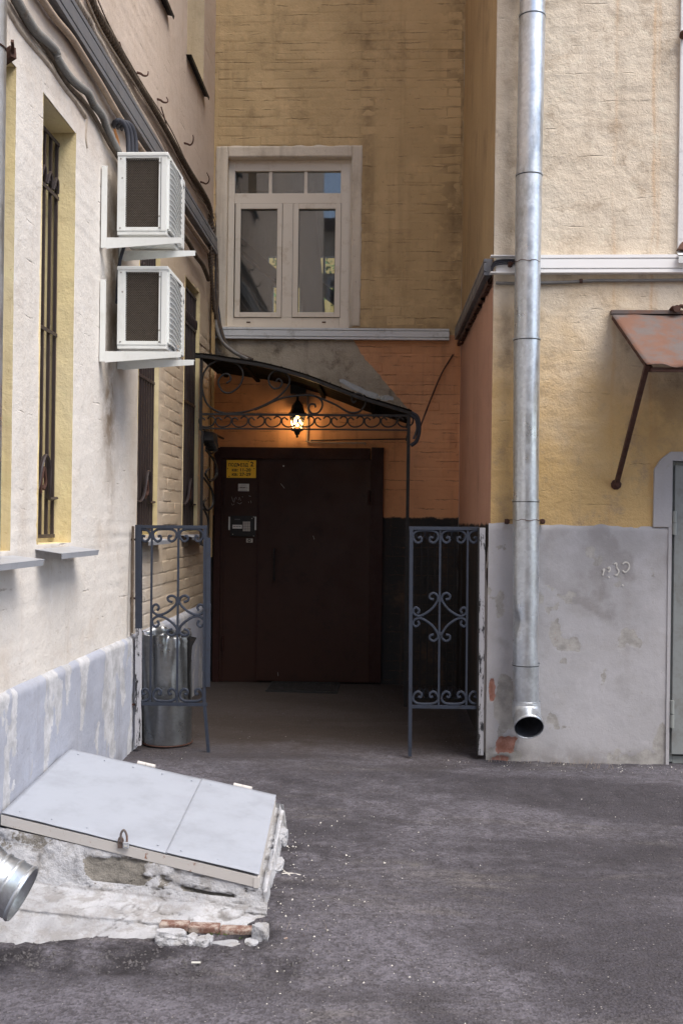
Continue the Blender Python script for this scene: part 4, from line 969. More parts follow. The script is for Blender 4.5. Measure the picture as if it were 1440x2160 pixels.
# ------------------------------------------------------------------ air conditioners
def ac(y_off, label):
    """y_off: pixel shift down of the unit"""
    Yn = 5.90
    c = onY(300, 407 + y_off, Yn)
    x0 = onY(248, 400 + y_off, Yn).x; x1 = onY(352, 400 + y_off, Yn).x; z1 = onY(300, 322 + y_off, Yn).z; z0 = onY(300, 491 + y_off, Yn).z
    Yf = 6.34; t = thing('air_conditioner', ((x0 + x1) / 2, Yn, z0), label, 'air conditioner', 'air conditioners on the left wall')
    MB().box((x0 + .01, Yn + .05, z0 + .012), (x1 - .004, Yf - .01, z1 - .012)).build('casing', 'acwhite', t, bevel=.01)
    MB().box((x0 - .004, Yn - .004, z1 - .02), (x1 + .006, Yf, z1 + .004)).build('top_cover', 'acwhite', t, bevel=.006)
    MB().box((x0, Yn + .004, z0 - .012), (x1, Yf - .004, z0 + .012)).build('base_pan', 'acwhite', t, bevel=.004)
    # side: posts and rails round the coil
    cx0 = x0 + .048; cx1 = x0 + (x1 - x0) * .835; cz0 = z0 + .035; cz1 = z1 - .03
    MB().box((x0, Yn, z0 + .012), (cx0, Yn + .03, z1 - .02)).box((cx1, Yn, z0 + .012), (x1, Yn + .06, z1 - .02)).box((cx0, Yn + .001, z0 + .012), (cx1, Yn + .06, cz0)).box((cx0, Yn + .001, cz1), (cx1, Yn + .06, z1 - .02)).build('end_frame', 'acwhite', t, bevel=.002)
    MB().box((cx1 + .012, Yn - .002, z0 + .02), (cx1 + .016, Yn + .002, z1 - .03)).build('seam', 'trunkgrey', t)
    coil = MB()
    for i in range(24):
        z = cz0 + (cz1 - cz0) * (i + .5) / 24; coil.tube([(cx0, Yn + .040, z), (cx1, Yn + .040, z)], .0035, 6, caps=False)
    coil.box((cx0, Yn + .040, cz0), (cx1, Yn + .055, cz1))
    coil.build('coil', 'accoil', t)
    me = MB(); pitch = .0135; nx = int((cx1 - cx0) / pitch); nz = int((cz1 - cz0) / pitch)
    bow = lambda x, z: Yn + .012 + .006 * math.sin((x - cx0) / (cx1 - cx0) * math.pi) 
    w_ = .0012
    for s in (1, -1):
        L = cx1 - cx0; H = cz1 - cz0; k = -H if s > 0 else 0
        n = int((L + H) / pitch)
        for i in range(n):
            o = i * pitch
            # diagonal wires clipped to the rectangle
            if s > 0: p0 = (max(0, o - H), min(o, H)); p1 = (min(o, L), max(0, o - L)); 
            else: p0 = (max(0, o - H), H - min(o, H)); p1 = (min(o, L), H - max(0, o - L))
            if abs(p0[0] - p1[0]) < .004: continue
            a = V((cx0 + p0[0], Yn + .014, cz0 + p0[1])); b = V((cx0 + p1[0], Yn + .014, cz0 + p1[1]))
            me.bar(a, b, .0016, .0016, (0, 1, 0))
    me.build('coil_guard', 'acmesh', t)
    sc = MB()
    for (x, z) in ((x0 + .02, z1 - .035), (cx1 + .006, z1 - .06), (x0 + .02, z0 + .03), (cx1 + .006, z0 + .03), (cx1 + .006, z0 + .10), (x0 + .03, z1 - .15)): sc.lathe((x, Yn, z), (0, -1, 0), [(0, .0055), (.003, .004)], 8, True)
    sc.build('screws', 'steel', t)
    # fan guard on the front: long curved louvre ribs
    fg = MB(); zc = (z0 + z1) / 2; rH = (z1 - z0) / 2 - .03; ya = Yn + .035; yb2 = Yf - .10
    MB().box((x1 - .004, ya, z0 + .03), (x1 + .001, yb2 + .03, z1 - .04)).build('fan_opening', 'hose', t)
    for i in range(13):
        z = z0 + .045 + (z1 - z0 - .10) * i / 12
        pts = [(x1 + .004, ya, z + .012), (x1 + .014, ya + .03, z + .012), (x1 + .020, ya + .10, z + .004), (x1 + .022, ya + .18, z - .018), (x1 + .018, yb2, z - .045 if i > 1 else z - .02)]
        pp_ = cr(pts, 4)
        fg.tube(pp_, .0045, 5, sq=(1, 1))
        v0 = len(fg.v); fg.add([p for p in pp_] + [p + V((-.012, 0, -.022)) for p in pp_], [(a, a + 1, a + 1 + len(pp_), a + len(pp_)) for a in range(len(pp_) - 1)])
    fg.box((x1, ya - .008, z0 + .03), (x1 + .010, ya, z1 - .03)).box((x1, ya, z1 - .035), (x1 + .018, yb2, z1 - .028)).box((x1, ya, z0 + .022), (x1 + .018, yb2, z0 + .03))
    fg.build('fan_guard', 'acwhite', t, True)
    MB().box((x1 - .004, yb2, z0 + .01), (x1 + .020, Yf - .005, z1 - .025)).build('front_panel', 'acwhite', t, bevel=.008)
    lg = MB(); zl = onY(380, 407 + y_off, Yf).z + .02
    lg.tube(cr([(x1 + .0205, Yf - .06, zl + .02), (x1 + .0205, Yf - .05, zl - .012), (x1 + .0205, Yf - .04, zl + .015)], 3), .002, 4).tube([(x1 + .0205, Yf - .075, zl), (x1 + .0205, Yf - .03, zl + .004)], .0018, 4)
    lg.build('emblem', 'inkgrey', t)
    # the two wall brackets
    def br(yn, zt_, px_label):
        bb = thing('wall_bracket', (XL, yn, zt_), px_label, 'bracket', 'white brackets carrying the air conditioners')
        xo = -1.226; hl_ = .43
        MB().box((XL + .004, yn, zt_ - .055), (XL + .038, yn + .004, zt_ + hl_)).box((XL + .004, yn + .004, zt_ - .055), (XL + .008, yn + .034, zt_ + hl_)).build('upright', 'acwhite', bb, bevel=.001)
        q = MB(); q.prism([(XL + .038, yn, zt_ + .006), (xo, yn, zt_ + .006), (xo, yn, zt_ - .026), (XL + .10, yn, zt_ - .055), (XL + .038, yn, zt_ - .060)], (0, .003, 0)).prism([(XL + .01, yn + .0035, zt_ + .007), (xo, yn + .0035, zt_ + .007), (xo, yn + .036, zt_ + .007), (XL + .01, yn + .036, zt_ + .007)], (0, 0, -.003))
        q.build('arm', 'acwhite', bb, bevel=.0008)
    zt_ = onY(300, 503 + y_off, 5.93).z
    which = 'upper' if y_off < 100 else 'lower'
    br(5.81, onY(300, 503 + y_off, 5.81).z, 'near white angle bracket under the %s air conditioner' % which)
    br(6.20, zt_ - .005, 'far white angle bracket under the %s air conditioner, rust stained' % which)
    rf = MB()
    for yy_ in (Yn + .08, Yf - .07): rf.box((x0 + .02, yy_ - .012, zt_ + .012), (x1 - .02, yy_ + .012, z0 - .008))
    rf.build('foot_rail', 'acwhite', t)
ac(0, 'upper white air conditioner on the left wall'); ac(240.5, 'lower white air conditioner on the left wall')
for k, (a, mid, b, r_) in enumerate((((241, 262), (262, 275), (266, 330), .015), ((247, 256), (270, 262), (272, 330), .014), ((252, 255), (285, 275), (286, 330), .015))):
    p = [onX(x + 8 * k, y + 2.5 * k * (1 if y < 300 else 0), XL + dx) for x, y, dx in ((238, 270, -.02), (243, 258, .03), (253, 254, .06), (263, 264, .085), (270, 287, .10), (272, 335, .105))]
    o = MB().tube(cr(p, 7), r_, 10).build('insulated_hose', 'hose', None, True)
    props(o, ('leftmost', 'middle', 'rightmost')[k] + ' of the three black hoses curving down behind the upper air conditioner', 'hose', 'three black hoses above the upper air conditioner')
    
o = MB(); 
for k in range(4): o.tube(cr([onX(240 + k, 272, XL + .02), onX(246 + k * 1.5, 295, XL + .03), onX(251 + k, 325, XL + .04)], 4), .0028, 5)
o = o.build('copper_wires', 'copper', None, True); props(o, 'bare copper coloured wires left of the black hoses', 'wire')
o = MB().tube(cr([onX(262, 520, XL + .06), onX(252, 560, XL + .05), onX(247, 640, XL + .05)], 5), .011, 8).build('drain_hose', 'hose', None, True); props(o, 'dark drain hose hanging between the two air conditioners', 'hose')

# ------------------------------------------------------------------ cables and pipes along the left wall
def run(px, X, r, mat, name, label, cat, n=6, k=10, clips=None, group=None):
    pts = cr([onX(x, y, X) for x, y in px], n)
    o = MB().tube(pts, r, k).build(name, mat, None, True); props(o, label, cat, group); return o, pts
def twisted(px, X, r, mat, name, label, pitch=.055, strands=2, n=8):
    base = cr([onX(x, y, X) for x, y in px], n); m = MB()
    # resample
    pts = [base[0]]; acc = 0
    step = pitch / 7
    for i in range(1, len(base)):
        d = (base[i] - base[i - 1]).length; s = int(d / step) + 1
        for j in range(1, s + 1): pts.append(base[i - 1].lerp(base[i], j / s))
    ln = 0
    for sidx in range(strands):
        out = []; ln = 0
        for i, p in enumerate(pts):
            if i: ln += (pts[i] - pts[i - 1]).length
            t = (pts[min(i + 1, len(pts) - 1)] - pts[max(i - 1, 0)]).normalized(); a = V((1, 0, 0)); b = t.cross(a).normalized()
            th = ln / pitch * 2 * math.pi + sidx * 2 * math.pi / strands
            out.append(p + a * (math.cos(th) * r * .85) + b * (math.sin(th) * r * .85))
        m.tube(out, r * .82, 6)
    o = m.build(name, mat, None, True); props(o, label, 'cable'); return o
o, pts = run([(20, -30), (36, 0), (52, 28), (76, 66), (100, 88), (118, 108), (122, 124), (145, 160), (168, 182), (186, 196), (198, 220), (216, 244), (228, 276), (246, 312), (262, 350)], XL + .035, .021, 'conduit', 'corrugated_conduit', 'thick grey corrugated conduit sagging along the left wall, lowest of the bundle', 'conduit', k=12)
rg = MB(); acc = 0
for i in range(1, len(pts)):
    d = (pts[i] - pts[i - 1]); n = max(1, int(d.length / .011))
    for j in range(n):
        c = pts[i - 1].lerp(pts[i], j / n); rg.lathe(c, d.normalized(), [(-.0035, .0212), (0, .0235), (.0035, .0212)], 12)
rg.build('ribs', 'conduit', o, True)
run([(70, -30), (90, 0), (118, 40), (150, 78), (178, 122), (214, 180), (238, 222), (262, 262), (300, 318), (340, 378), (385, 452), (410, 490), (438, 530)], XL + .035, .019, 'steelpipe', 'steel_pipe', 'beige painted steel pipe between the grey conduit and the trunking', 'pipe', k=14)
run([(28, 0), (60, 55), (108, 118), (140, 175), (178, 215), (205, 255), (232, 305), (262, 352)], XL + .018, .012, 'cable', 'thin_cable', 'thin brown cable hugging the wall below the corrugated conduit', 'cable')
run([(8, 8), (40, 62), (70, 100), (100, 135), (135, 185), (158, 214), (180, 246)], XL + .002, .016, 'cablelite', 'plastered_cable', 'old cable half buried in plaster, lowest on the left wall', 'cable')
run([(182, 246), (179, 290), (182, 312)], XL - .004, .012, 'cablelite', 'filler_ridge', 'short vertical plaster ridge under the end of the buried cable', 'plaster ridge')
# grey trunking
pt0 = onX(135, 0, XL); pt1 = onX(318, 318, XL); zc_ = (pt0.z + pt1.z) / 2
g0 = onX(120, -60, XL); g1 = onX(442, 513, XL)
tg = thing('grey_trunking', (XL, 6, zc_), 'dark grey cable trunking rising across the left wall above the air conditioners', 'cable trunking')
hw = (onX(214, 130, XL).z - onX(170, 130, XL).z)
hT = .15
zA = 4.165
trunk_run(V((XL + .006, 2.8, zA + (pt0.z - pt1.z) * 0)), V((XL + .006, YB - .09, zA)), hT, .055, (1, 0, 0), 'trunkgrey', tg, 'cover')
twisted([(150, -20), (162, 4), (178, 28), (190, 48), (198, 70), (212, 92), (232, 130), (262, 178), (285, 222), (310, 265), (335, 312), (362, 360), (385, 398), (412, 440), (440, 480)], XL + .03, .014, 'cablelite', 'twisted_cable', 'pale twisted cable just above the grey trunking')
twisted([(185, -20), (200, 18), (216, 48), (240, 88), (262, 128), (285, 168), (305, 200), (330, 240), (355, 284), (380, 328), (402, 366), (425, 402), (440, 432), (446, 470), (447, 560)], XL + .03, .016, 'cable', 'twisted_cable', 'dark twisted cable, uppermost of the bundle on the left wall', pitch=.07)
run([(196, -20), (206, 20), (226, 52), (250, 98), (275, 140), (298, 190), (322, 218), (345, 265), (368, 300), (392, 352), (418, 385), (436, 425), (443, 470), (445, 560)], XL + .02, .009, 'cable', 'thin_cable', 'thin brown cable running beside the uppermost twisted cable', 'cable')
run([(380, 488), (398, 512), (412, 538), (428, 560), (440, 590)], XL + .04, .020, 'cable', 'loose_cable', 'thick brown cable leaving from behind the upper air conditioner', 'cable')
# bundle turning down in the corner and across the back wall
YC = YB - .05
rr = random.Random(9)
cols = ['cable', 'conduit', 'cable', 'cable', 'hose', 'cable']
LB = ['brown cable, leftmost of the bundle dropping down the far corner', 'grey corrugated cable hanging down the far corner and along the canopy roof', 'second brown cable dropping behind the corrugated one in the far corner', 'pale cable sagging low in the far corner bundle', 'black cable in the far corner bundle above the canopy', 'thin grey conduit nearest the casement window in the corner bundle']
for k in range(6):
    dx = k * 2.6
    pts = [onY(444 + dx * .3, 430 + k * 12, YB - .06), onY(444 + dx * .7, 500, YB - .06), onY(445 + dx, 560 + rr.uniform(-5, 5), YC), onY(446 + dx, 620 + rr.uniform(-5, 5), YC - .02), onY(450 + dx + rr.uniform(-4, 3), 660, YC - .03), onY(458 + dx, 700 + k * 2, YC - .05), onY(470 + dx, 722 + k * 2, YC - .05), onY(492 + dx, 742 + k, YC - .07), onY(520 + dx, 758, YC - .10)]
    o = MB().tube(cr(pts, 6), (.014, .019, .012, .011, .013, .015)[k], 8).build('corner_cable', cols[k], None, True)
    props(o, LB[k], 'cable')
o = MB().box(tuple(onY(431, 628, YB - .09)), tuple(onY(446, 641, YB - .06))).build('junction_box', 'rustdark'); props(o, 'small rusty junction box among the corner cables', 'junction box')
for k in range(5):
    rr = random.Random(40 + k); base_ = [(150, -20), (198, 64), (262, 172), (330, 285), (385, 385), (430, 455), (444, 520), (446, 600)]
    sh = (-10, 26, 44, 8, 34)[k]; pts = [(x + sh * (1 - i * .11) + rr.uniform(-6, 6), y + rr.uniform(-7, 7)) for i, (x, y) in enumerate(base_)]
    run(pts, XL + .018 + .01 * (k % 3), (.005, .006, .004, .007, .004)[k], ('cable', 'cablelite')[k % 2], 'stray_wire',
        ['stray wire tangled just above the grey trunking', 'pale stray wire weaving between the two twisted cables', 'dark stray wire looping over the uppermost twisted cable', 'pale stray wire close to the grey trunking edge', 'thin dark wire hugging the uppermost cable'][k], 'wire', n=8, k=5)
o = twisted([(444, 520), (446, 570), (449, 620), (454, 670), (466, 715), (486, 745), (515, 762)], XL + .05, .012, 'cable', 'twisted_cable', 'dark twisted cable falling down the far corner to the canopy roof')
# hooks
HK = [(140, 'rusty hook'), ]
for k, (px, py, lb) in enumerate(((290, 152, 'bent rusty hook on the left wall, nearest of the cable hooks'), (332, 208, 'bent rusty hook on the left wall, second of the cable hooks'), (388, 300, 'bent rusty hook on the left wall, third of the cable hooks'), (422, 382, 'small rusty hook on the left wall, farthest above the corner'))):
    c = onX(px, py, XL)
    q_ = random.Random(k * 7 + 1); sc_ = q_.uniform(.8, 1.25); tw = q_.uniform(-.03, .05)
    P_ = [(-.02, 0, 0), (.025, .0, -.012), (.045, tw * .3, -.022), (.066, tw, -.012), (.072, tw * 1.4, .012), (.064 + q_.uniform(-.01, .012), tw * 1.6, .036 + q_.uniform(-.01, .015))]
    o = MB().tube(cr([c + V(p_) * sc_ for p_ in P_], 5), .0085, 6, rfun=lambda t: 1.15 - .75 * t).build('cable_hook', 'rustdark', None, True)
    props(o, lb, 'hook', 'bent rusty hooks on the left wall')
for k, (px, py) in enumerate(((252, 88), (340, 225), (350, 260), (395, 345))):
    c = onX(px, py, XL + .01); o = MB().tube(cr([c, c + V((.02, .05, -.08)), c + V((.015, .12, -.10))], 4), .005, 5).build('wire_end', 'rustdark', None, True)
    props(o, ['loose black wire end high on the left wall, nearest', 'loose wire end beside the second hook', 'loose wire end just below the second hook', 'loose wire end near the third hook'][k], 'wire')

# ------------------------------------------------------------------ entrance door
def bx(px0, py0, px1, py1, y0, y1):
    a = onY((px0), (py0 + py1) / 2, y0); b = onY(px1, (py0 + py1) / 2, y0); t = onY((px0 + px1) / 2, py0, y0); u = onY((px0 + px1) / 2, py1, y0)
    return (a.x, y0, u.z), (b.x, y1, t.z)
ed = thing('entrance_door', (-.8, YB, 0), 'wide dark brown steel entrance door under the canopy', 'door')
YD = YB - .035
q = MB(); q.box(*bx(450, 944, 464, 1440, YD - .02, YB + .02)).box(*bx(780, 944, 806, 1440, YD - .02, YB + .02)).box(*bx(464, 944, 780, 968, YD - .02, YB + .02)).build('frame', 'doorframe', ed, bevel=.003)
q = MB(); q.box(*bx(464, 968, 541, 1438, YD, YB + .01)).build('side_leaf', 'door', ed, bevel=.003)
ml = MB(); ml.box(*bx(543.5, 968, 780, 1438, YD - .006, YB + .01)); ml = ml.build('door_leaf', 'door', ed, bevel=.003)
q = MB(); q.box(*bx(540.5, 968, 544.5, 1438, YD - .012, YD + .001)).build('cover_strip', 'doorframe', ed, bevel=.001)
q = MB(); a_, b_ = bx(786, 955, 790, 1440, YD - .026, YD - .018); q.box(a_, b_); a_, b_ = bx(470, 972, 472, 1438, YD - .004, YD + .001); q.box(a_, b_); q.build('edge_fillet', 'doorframe', ed)
hA = onY(578, 1160, YD - .05); hB_ = onY(578, 1222, YD - .05)
MB().tube(cr([hA + V((0, .05, 0)), hA, hA.lerp(hB_, .5), hB_, hB_ + V((0, .05, 0))], 4), .0085, 8).build('handle', 'black', ml, True)
for (px, ya, yb_) in ((468, 1035, 1065), (470, 1340, 1372), (778, 1035, 1065)):
    MB().tube([onY(px, ya, YD - .022), onY(px, yb_, YD - .022)], .011, 10).build('hinge', 'doorframe', ed, True)
MB().lathe(onY(507, 989, YD) if 0 else onY(598, 983, YD - .006), (0, -1, 0), [(0, .008), (.006, .007)], 10, True).build('peephole', 'steel', ml)
scm = MB(); rr = random.Random(4)
for st in ([(489, 1048), (491, 1056), (494, 1060), (495, 1050)], [(498, 1048), (499, 1053)], [(503, 1055), (505, 1048), (508, 1056)], [(511, 1047), (512, 1049)], [(489, 1062), (490, 1066), (494, 1063)], [(500, 1060), (506, 1063), (510, 1060)], [(525, 1046), (529, 1047)], [(524, 1058), (525, 1061)], [(529, 1056), (530, 1061)], [(586, 1418), (586.5, 1426)], [(592, 1020), (600, 1030)], [(660, 1130), (663, 1138)]):
    scm.tube([onY(x, y, YD - .0075) for x, y in st], .0014, 4)
scm.build('scratches', 'plug', ed)
o = MB(); a_, b_ = bx(557, 1441, 712, 1458, YB - .5, YB - .5); p0 = onZ(560, 1458, .012); p1 = onZ(712, 1442, .012)
mt = thing('door_grate', (-.9, (p0.y + p1.y) / 2, 0), 'dark foot grate on the ground in front of the entrance door', 'door mat')
q = MB(); xg0, xg1 = p0.x, onZ(712, 1458, .012).x; yg0, yg1 = p0.y, p1.y
q.box((xg0, yg0, .0), (xg1, yg0 + .015, .022)).box((xg0, yg1 - .015, 0), (xg1, yg1, .022)).box((xg0, yg0 + .015, 0), (xg0 + .015, yg1 - .015, .022)).box((xg1 - .015, yg0 + .015, 0), (xg1, yg1 - .015, .022)).build('rim', 'mat', mt)
for i in range(30):
    x = xg0 + .02 + (xg1 - xg0 - .04) * (i + .5) / 30; MB().box((x - .004, yg0 + .015, .004), (x + .004, yg1 - .015, .021)).build('slat', 'mat', mt)

# sign, sticker, intercom
def text(body, p, size, mat, parent, name='lettering', ext=.0006, wide=1.0, align='CENTER', shear=0):
    cu = bpy.data.curves.new(name, 'FONT'); cu.body = body; cu.size = size; cu.extrude = ext; cu.align_x = align; cu.align_y = 'CENTER'; cu.space_character = 1.08; cu.offset = 0.0012
    cu.resolution_u = 3
    ob = bpy.data.objects.new(name, cu); C.objects.link(ob)
    dg = bpy.context.evaluated_depsgraph_get(); me = bpy.data.meshes.new_from_object(ob.evaluated_get(dg)); bpy.data.objects.remove(ob)
    me.transform(Matrix.Translation(p) @ Matrix.Rotation(R(90), 4, 'X') @ Matrix.Diagonal((wide, 1, 1, 1)))
    return link(name, me, mat, parent)
sg = thing('entrance_sign', onY(509, 989, YD), 'small yellow entrance number plate at the top of the door side leaf', 'sign')
a_, b_ = bx(478, 970.5, 540, 1008, YD - .008, YD - .001); MB().box(a_, b_).build('plate', 'sign', sg, bevel=.001)
ys_ = YD - .0088
text('ПОДЪЕЗД', onY(502.5, 981, ys_), .042, 'ink', sg, wide=.84); text('2', onY(531.5, 979.5, ys_), .062, 'ink', sg)
text('кв: 11-20', onY(509, 991.5, ys_), .041, 'ink', sg, wide=1.05); text('кв: 27-29', onY(509, 1000.8, ys_), .041, 'ink', sg, wide=1.05)
sc = MB()
for (x, y) in ((480.5, 988.5), (536, 988.5), (524, 973.5), (483.5, 1005)): sc.lathe(onY(x, y, YD - .008), (0, -1, 0), [(0, .005), (.002, .004)], 8, True)
sc.build('screws', 'rustdark', sg)
st_ = thing('door_sticker', onY(514, 1028, YD), 'small white printed sticker below the yellow plate', 'sticker')
a_, b_ = bx(502.5, 1020.5, 525.5, 1036, YD - .0025, YD - .001); MB().box(a_, b_).build('paper', 'paper', st_)
q = MB()
for (y, x0, x1, h) in ((1023, 509, 519, .7), (1025.2, 506, 522, .6), (1032, 507, 520, .5), (1034.2, 505, 522, .9)):
    x = x0
    while x < x1: q.box(*[tuple(v) for v in bx(x, y - h / 2, min(x + 1.6, x1), y + h / 2, YD - .0031, YD - .0026)]); x += 2.1
q.box(*bx(504.2, 1027.6, 505.2, 1030, YD - .0032, YD - .0026)); q.prism([onY(519.2, 1027.8, YD - .0032), onY(522.8, 1029, YD - .0032), onY(519.2, 1030.2, YD - .0032)], (0, .0005, 0))
q.build('print', 'inkgrey', st_)
text('КОМИТ', onY(512.3, 1028.8, YD - .0031), .014, 'ink', st_, ext=.0003)
ic = thing('intercom', onY(511, 1110, YD), 'black intercom panel with a grey keypad on the door side leaf', 'intercom')
q = MB(); q.box(*bx(485.5, 1088, 538, 1131.5, YD - .016, YD - .001)); q.build('panel', 'interblack', ic, bevel=.002)
for x0 in (482, 537.2):
    q = MB(); q.box(*bx(x0, 1090, x0 + 3.2, 1118, YD - .02, YD - .012)); q.build('side_bracket', 'paper', ic, bevel=.002)
MB().box(*bx(490.5, 1107, 510.5, 1115, YD - .0172, YD - .0158)).build('name_strip', 'paper', ic)
MB().box(*bx(512, 1099.8, 528, 1121, YD - .0168, YD - .0158)).build('keypad_base', 'inkgrey', ic)
for r_ in range(4):
    for c_ in range(3):
        x = 512.4 + c_ * 5.25; y = 1100.2 + r_ * 5.2; MB().box(*bx(x, y, x + 4.7, y + 4.6, YD - .020, YD - .0166)).build('key', 'steel', ic)
q = MB()
for i in range(6): q.box(*bx(495.3 + i * 1.9, 1094.3, 496.6 + i * 1.9, 1096.8, YD - .0168, YD - .0158))
for i in range(3): q.box(*bx(492 + i * 5.8, 1110, 496.5 + i * 5.8, 1111.4, YD - .0178, YD - .0171))
q.build('print', 'inkgrey', ic)
q = MB()
for (x, y) in ((535, 1090.5), (531.5, 1093.5), (491, 1127), (535, 1130.5)): q.lathe(onY(x, y, YD - .016), (0, -1, 0), [(0, .005), (.002, .004)], 8, True)
q.build('screws', 'steel', ic)
kp = thing('key_reader', onY(526, 1140, YD), 'small metal contact plate with a round socket below the intercom', 'key reader')
MB().box(*bx(519.5, 1136, 533, 1144.5, YD - .004, YD - .001)).build('plate', 'steel', kp)
MB().lathe(onY(526.2, 1140.2, YD - .004), (0, -1, 0), [(0, .016), (.006, .016), (.006, .009), (.003, .009)], 16).build('socket', 'interblack', kp)
MB().lathe(onY(526.2, 1140.2, YD - .005), (0, -1, 0), [(0, .008), (.003, .007)], 12, True).build('contact', 'steel', kp)

# ------------------------------------------------------------------ canopy over the entrance
cn = thing('entrance_canopy', (-.7, YK, 2.2), 'black wrought iron entrance canopy with scrollwork and a curved roof', 'canopy')
rf = MB(); n = len(T3)
for i in range(n - 1):
    a, b = T3[i], T3[i + 1]; rf.add([a, b, V((b.x, YB - .02, b.z)), V((a.x, YB - .02, a.z)), a + V((0, 0, .012)), b + V((0, 0, .012)), V((b.x, YB - .02, b.z + .012)), V((a.x, YB - .02, a.z + .012))], [(0, 1, 2, 3), (4, 7, 6, 5), (0, 4, 5, 1), (2, 6, 7, 3)])
MT['roofblack'] = plain('tarred_roof_sheet', (.010, .009, .008), .95, 0, .3, .2, 12, spec=.05)
rf.build('roof_sheet', 'roofblack', cn)
MB().tube([p + V((0, -.004, -.020)) for p in T3], .030, 4, ang0=math.pi / 4, sq=(.6, 1)).build('front_rim', 'black', cn)
for t_ in (.1, .3, .55, .8):
    p = T3[int(t_ * (n - 1))]; MB().box((p.x - .015, YK + .02, p.z - .035), (p.x + .02, YB - .02, p.z - .012)).build('purlin', 'roofblack', cn)
q = MB(); z0 = onY(640, 905, YK).z; z1 = onY(640, 875, YK).z; xa = onY(424, 890, YK).x; xb = onY(865, 890, YK).x
MB().box((xa, YK - .012, z0 - .008), (xb, YK + .012, z0 + .004)).build('cross_bar', 'black', cn); MB().box((xa, YK - .012, z1 - .010), (xb, YK + .012, z1 + .008)).build('cross_bar', 'black', cn)
q = MB(); q.box((xa - .012, YK - .013, z0 - .02), (xa + .010, YK + .013, T3[2].z)); q.build('left_post', 'black', cn)
q = MB(); x_ = onY(449, 820, YB - .1).x; q.box((x_ - .02, YB - .10, 1.55), (x_ + .0, YB - .07, T3[4].z)); q.build('rear_post', 'black', cn)
for x_a, z_a in ((xa, z0), (xb - .02, z0), (xb - .02, z1)): MB().box((x_a, YK + .012, z_a - .004), (x_a + .02, YB - .02, z_a + .010)).build('side_bar', 'black', cn)
xp0 = onY(852, 1200, YK).x; xp1 = onY(862, 1200, YK).x
q = MB(); q.box((xb - .028, YK - .014, 0), (xb, YK + .014, T3[-1].z)).build('right_post', 'black', cn)
# ring band
nr = 13
for i in range(nr):
    xc = 437 + (855 - 437) * i / (nr - 1); y_c = 888
    pts = [(xc - 4, y_c - 2), (xc - 10, y_c - 7), (xc - 16, y_c - 4), (xc - 16, y_c + 5), (xc - 8, y_c + 12), (xc + 4, y_c + 12), (xc + 14, y_c + 6), (xc + 16, y_c - 5), (xc + 8, y_c - 10), (xc + 1, y_c - 5)]
    MB().tube(cr([onY(x, y, YK) for x, y in pts], 4), .0070, 5).build('ring_scroll', 'black', cn, True)
Z = lambda pts: [(400 + x / 2.769, 700 + y / 2.769) for x, y in pts]
big = [[(215, 300), (240, 280), (232, 252), (200, 247), (167, 290), (190, 345), (240, 355), (295, 310), (312, 240), (275, 188), (200, 166), (120, 190), (77, 260), (77, 350), (110, 430), (180, 470), (250, 476), (350, 460), (450, 420), (530, 370), (578, 310), (580, 265), (545, 235), (500, 230), (465, 257), (465, 300), (490, 330), (525, 325), (540, 295), (520, 275), (505, 288)],
       [(380, 455), (440, 430), (520, 393), (600, 376), (700, 370), (760, 390), (775, 430), (752, 470), (715, 477), (695, 450), (705, 424), (730, 424), (735, 442)],
       [(735, 376), (850, 425), (930, 470), (990, 465), (1025, 420), (1010, 375), (970, 360), (945, 385), (955, 415), (972, 402)]]
for b_ in big: MB().tube(cr([onY(x, y, YK) for x, y in Z(b_)], 4), .0084, 6).build('large_scroll', 'black' , cn, True)
rr = random.Random(12); db = MB()
for i in range(420):
    t = rr.random(); p = T3[int(t * (n - 1))].lerp(T3[min(n - 1, int(t * (n - 1)) + 1)], rr.random()); yy = YK + .02 + (YB - YK - .1) * rr.random() ** 1.6; q_ = V((p.x, yy, p.z + .012)); r_ = rr.uniform(.006, .022)
    db.add([q_ + V((rr.uniform(-1, 1) * r_, rr.uniform(-1, 1) * r_, 0)) for _ in range(3)] + [q_ + V((0, 0, r_ * rr.uniform(.4, 1.3)))], [(0, 1, 3), (1, 2, 3), (2, 0, 3)])
o = db.build('roof_debris', 'bark', cn); o['kind'] = 'stuff'
# side bracket of scrolls at the left, close to the wall
sb_ = MB(); xs_ = onY(428, 1000, YK + .05).x
sp2 = [[(.0, 0), (.10, -.02), (.16, -.10), (.10, -.18), (.03, -.15), (.05, -.09)], [(.02, -.16), (.14, -.25), (.16, -.36), (.08, -.42), (.02, -.36), (.07, -.31)], [(.0, -.4), (.1, -.5), (.12, -.62), (.05, -.68), (.0, -.62), (.05, -.57)], [(0, -.66), (.06, -.76), (.05, -.9), (0, -.98)]]
for s in sp2:
    for sc_ in (0, 1):
        sb_.tube(cr([(xs_ + .01 + a * .35, YK + .03 + a * 2.2 * (1 if not sc_ else .8) + .02 * sc_, z0 - .02 + b) for a, b in s], 4), .009, 6)
sb_.box((xs_ - .01, YK - .012, z0 - 1.0), (xs_ + .012, YK + .012, z0 - .02))
for i in range(5): sb_.box((xs_ - .005, YK + .03 + i * .05, z0 - .03), (xs_ + .09, YK + .045 + i * .05, z0 - .10 - .02 * i))
sb_.build('side_bracket', 'black', cn, True)
m = MB(); m.tube(cr([onY(866, 870, YK), onY(880, 880, YK), onY(884, 905, YK), onY(878, 930, YK), onY(866, 940, YK)], 5), .016, 8).tube(cr([onY(866, 876, YK - .02), onY(876, 884, YK - .02), onY(879, 905, YK - .02), onY(872, 926, YK - .02)], 5), .010, 8); o = m.build('black_cable_loop', 'hose', None, True); props(o, 'black cable loop at the right end of the canopy', 'cable')
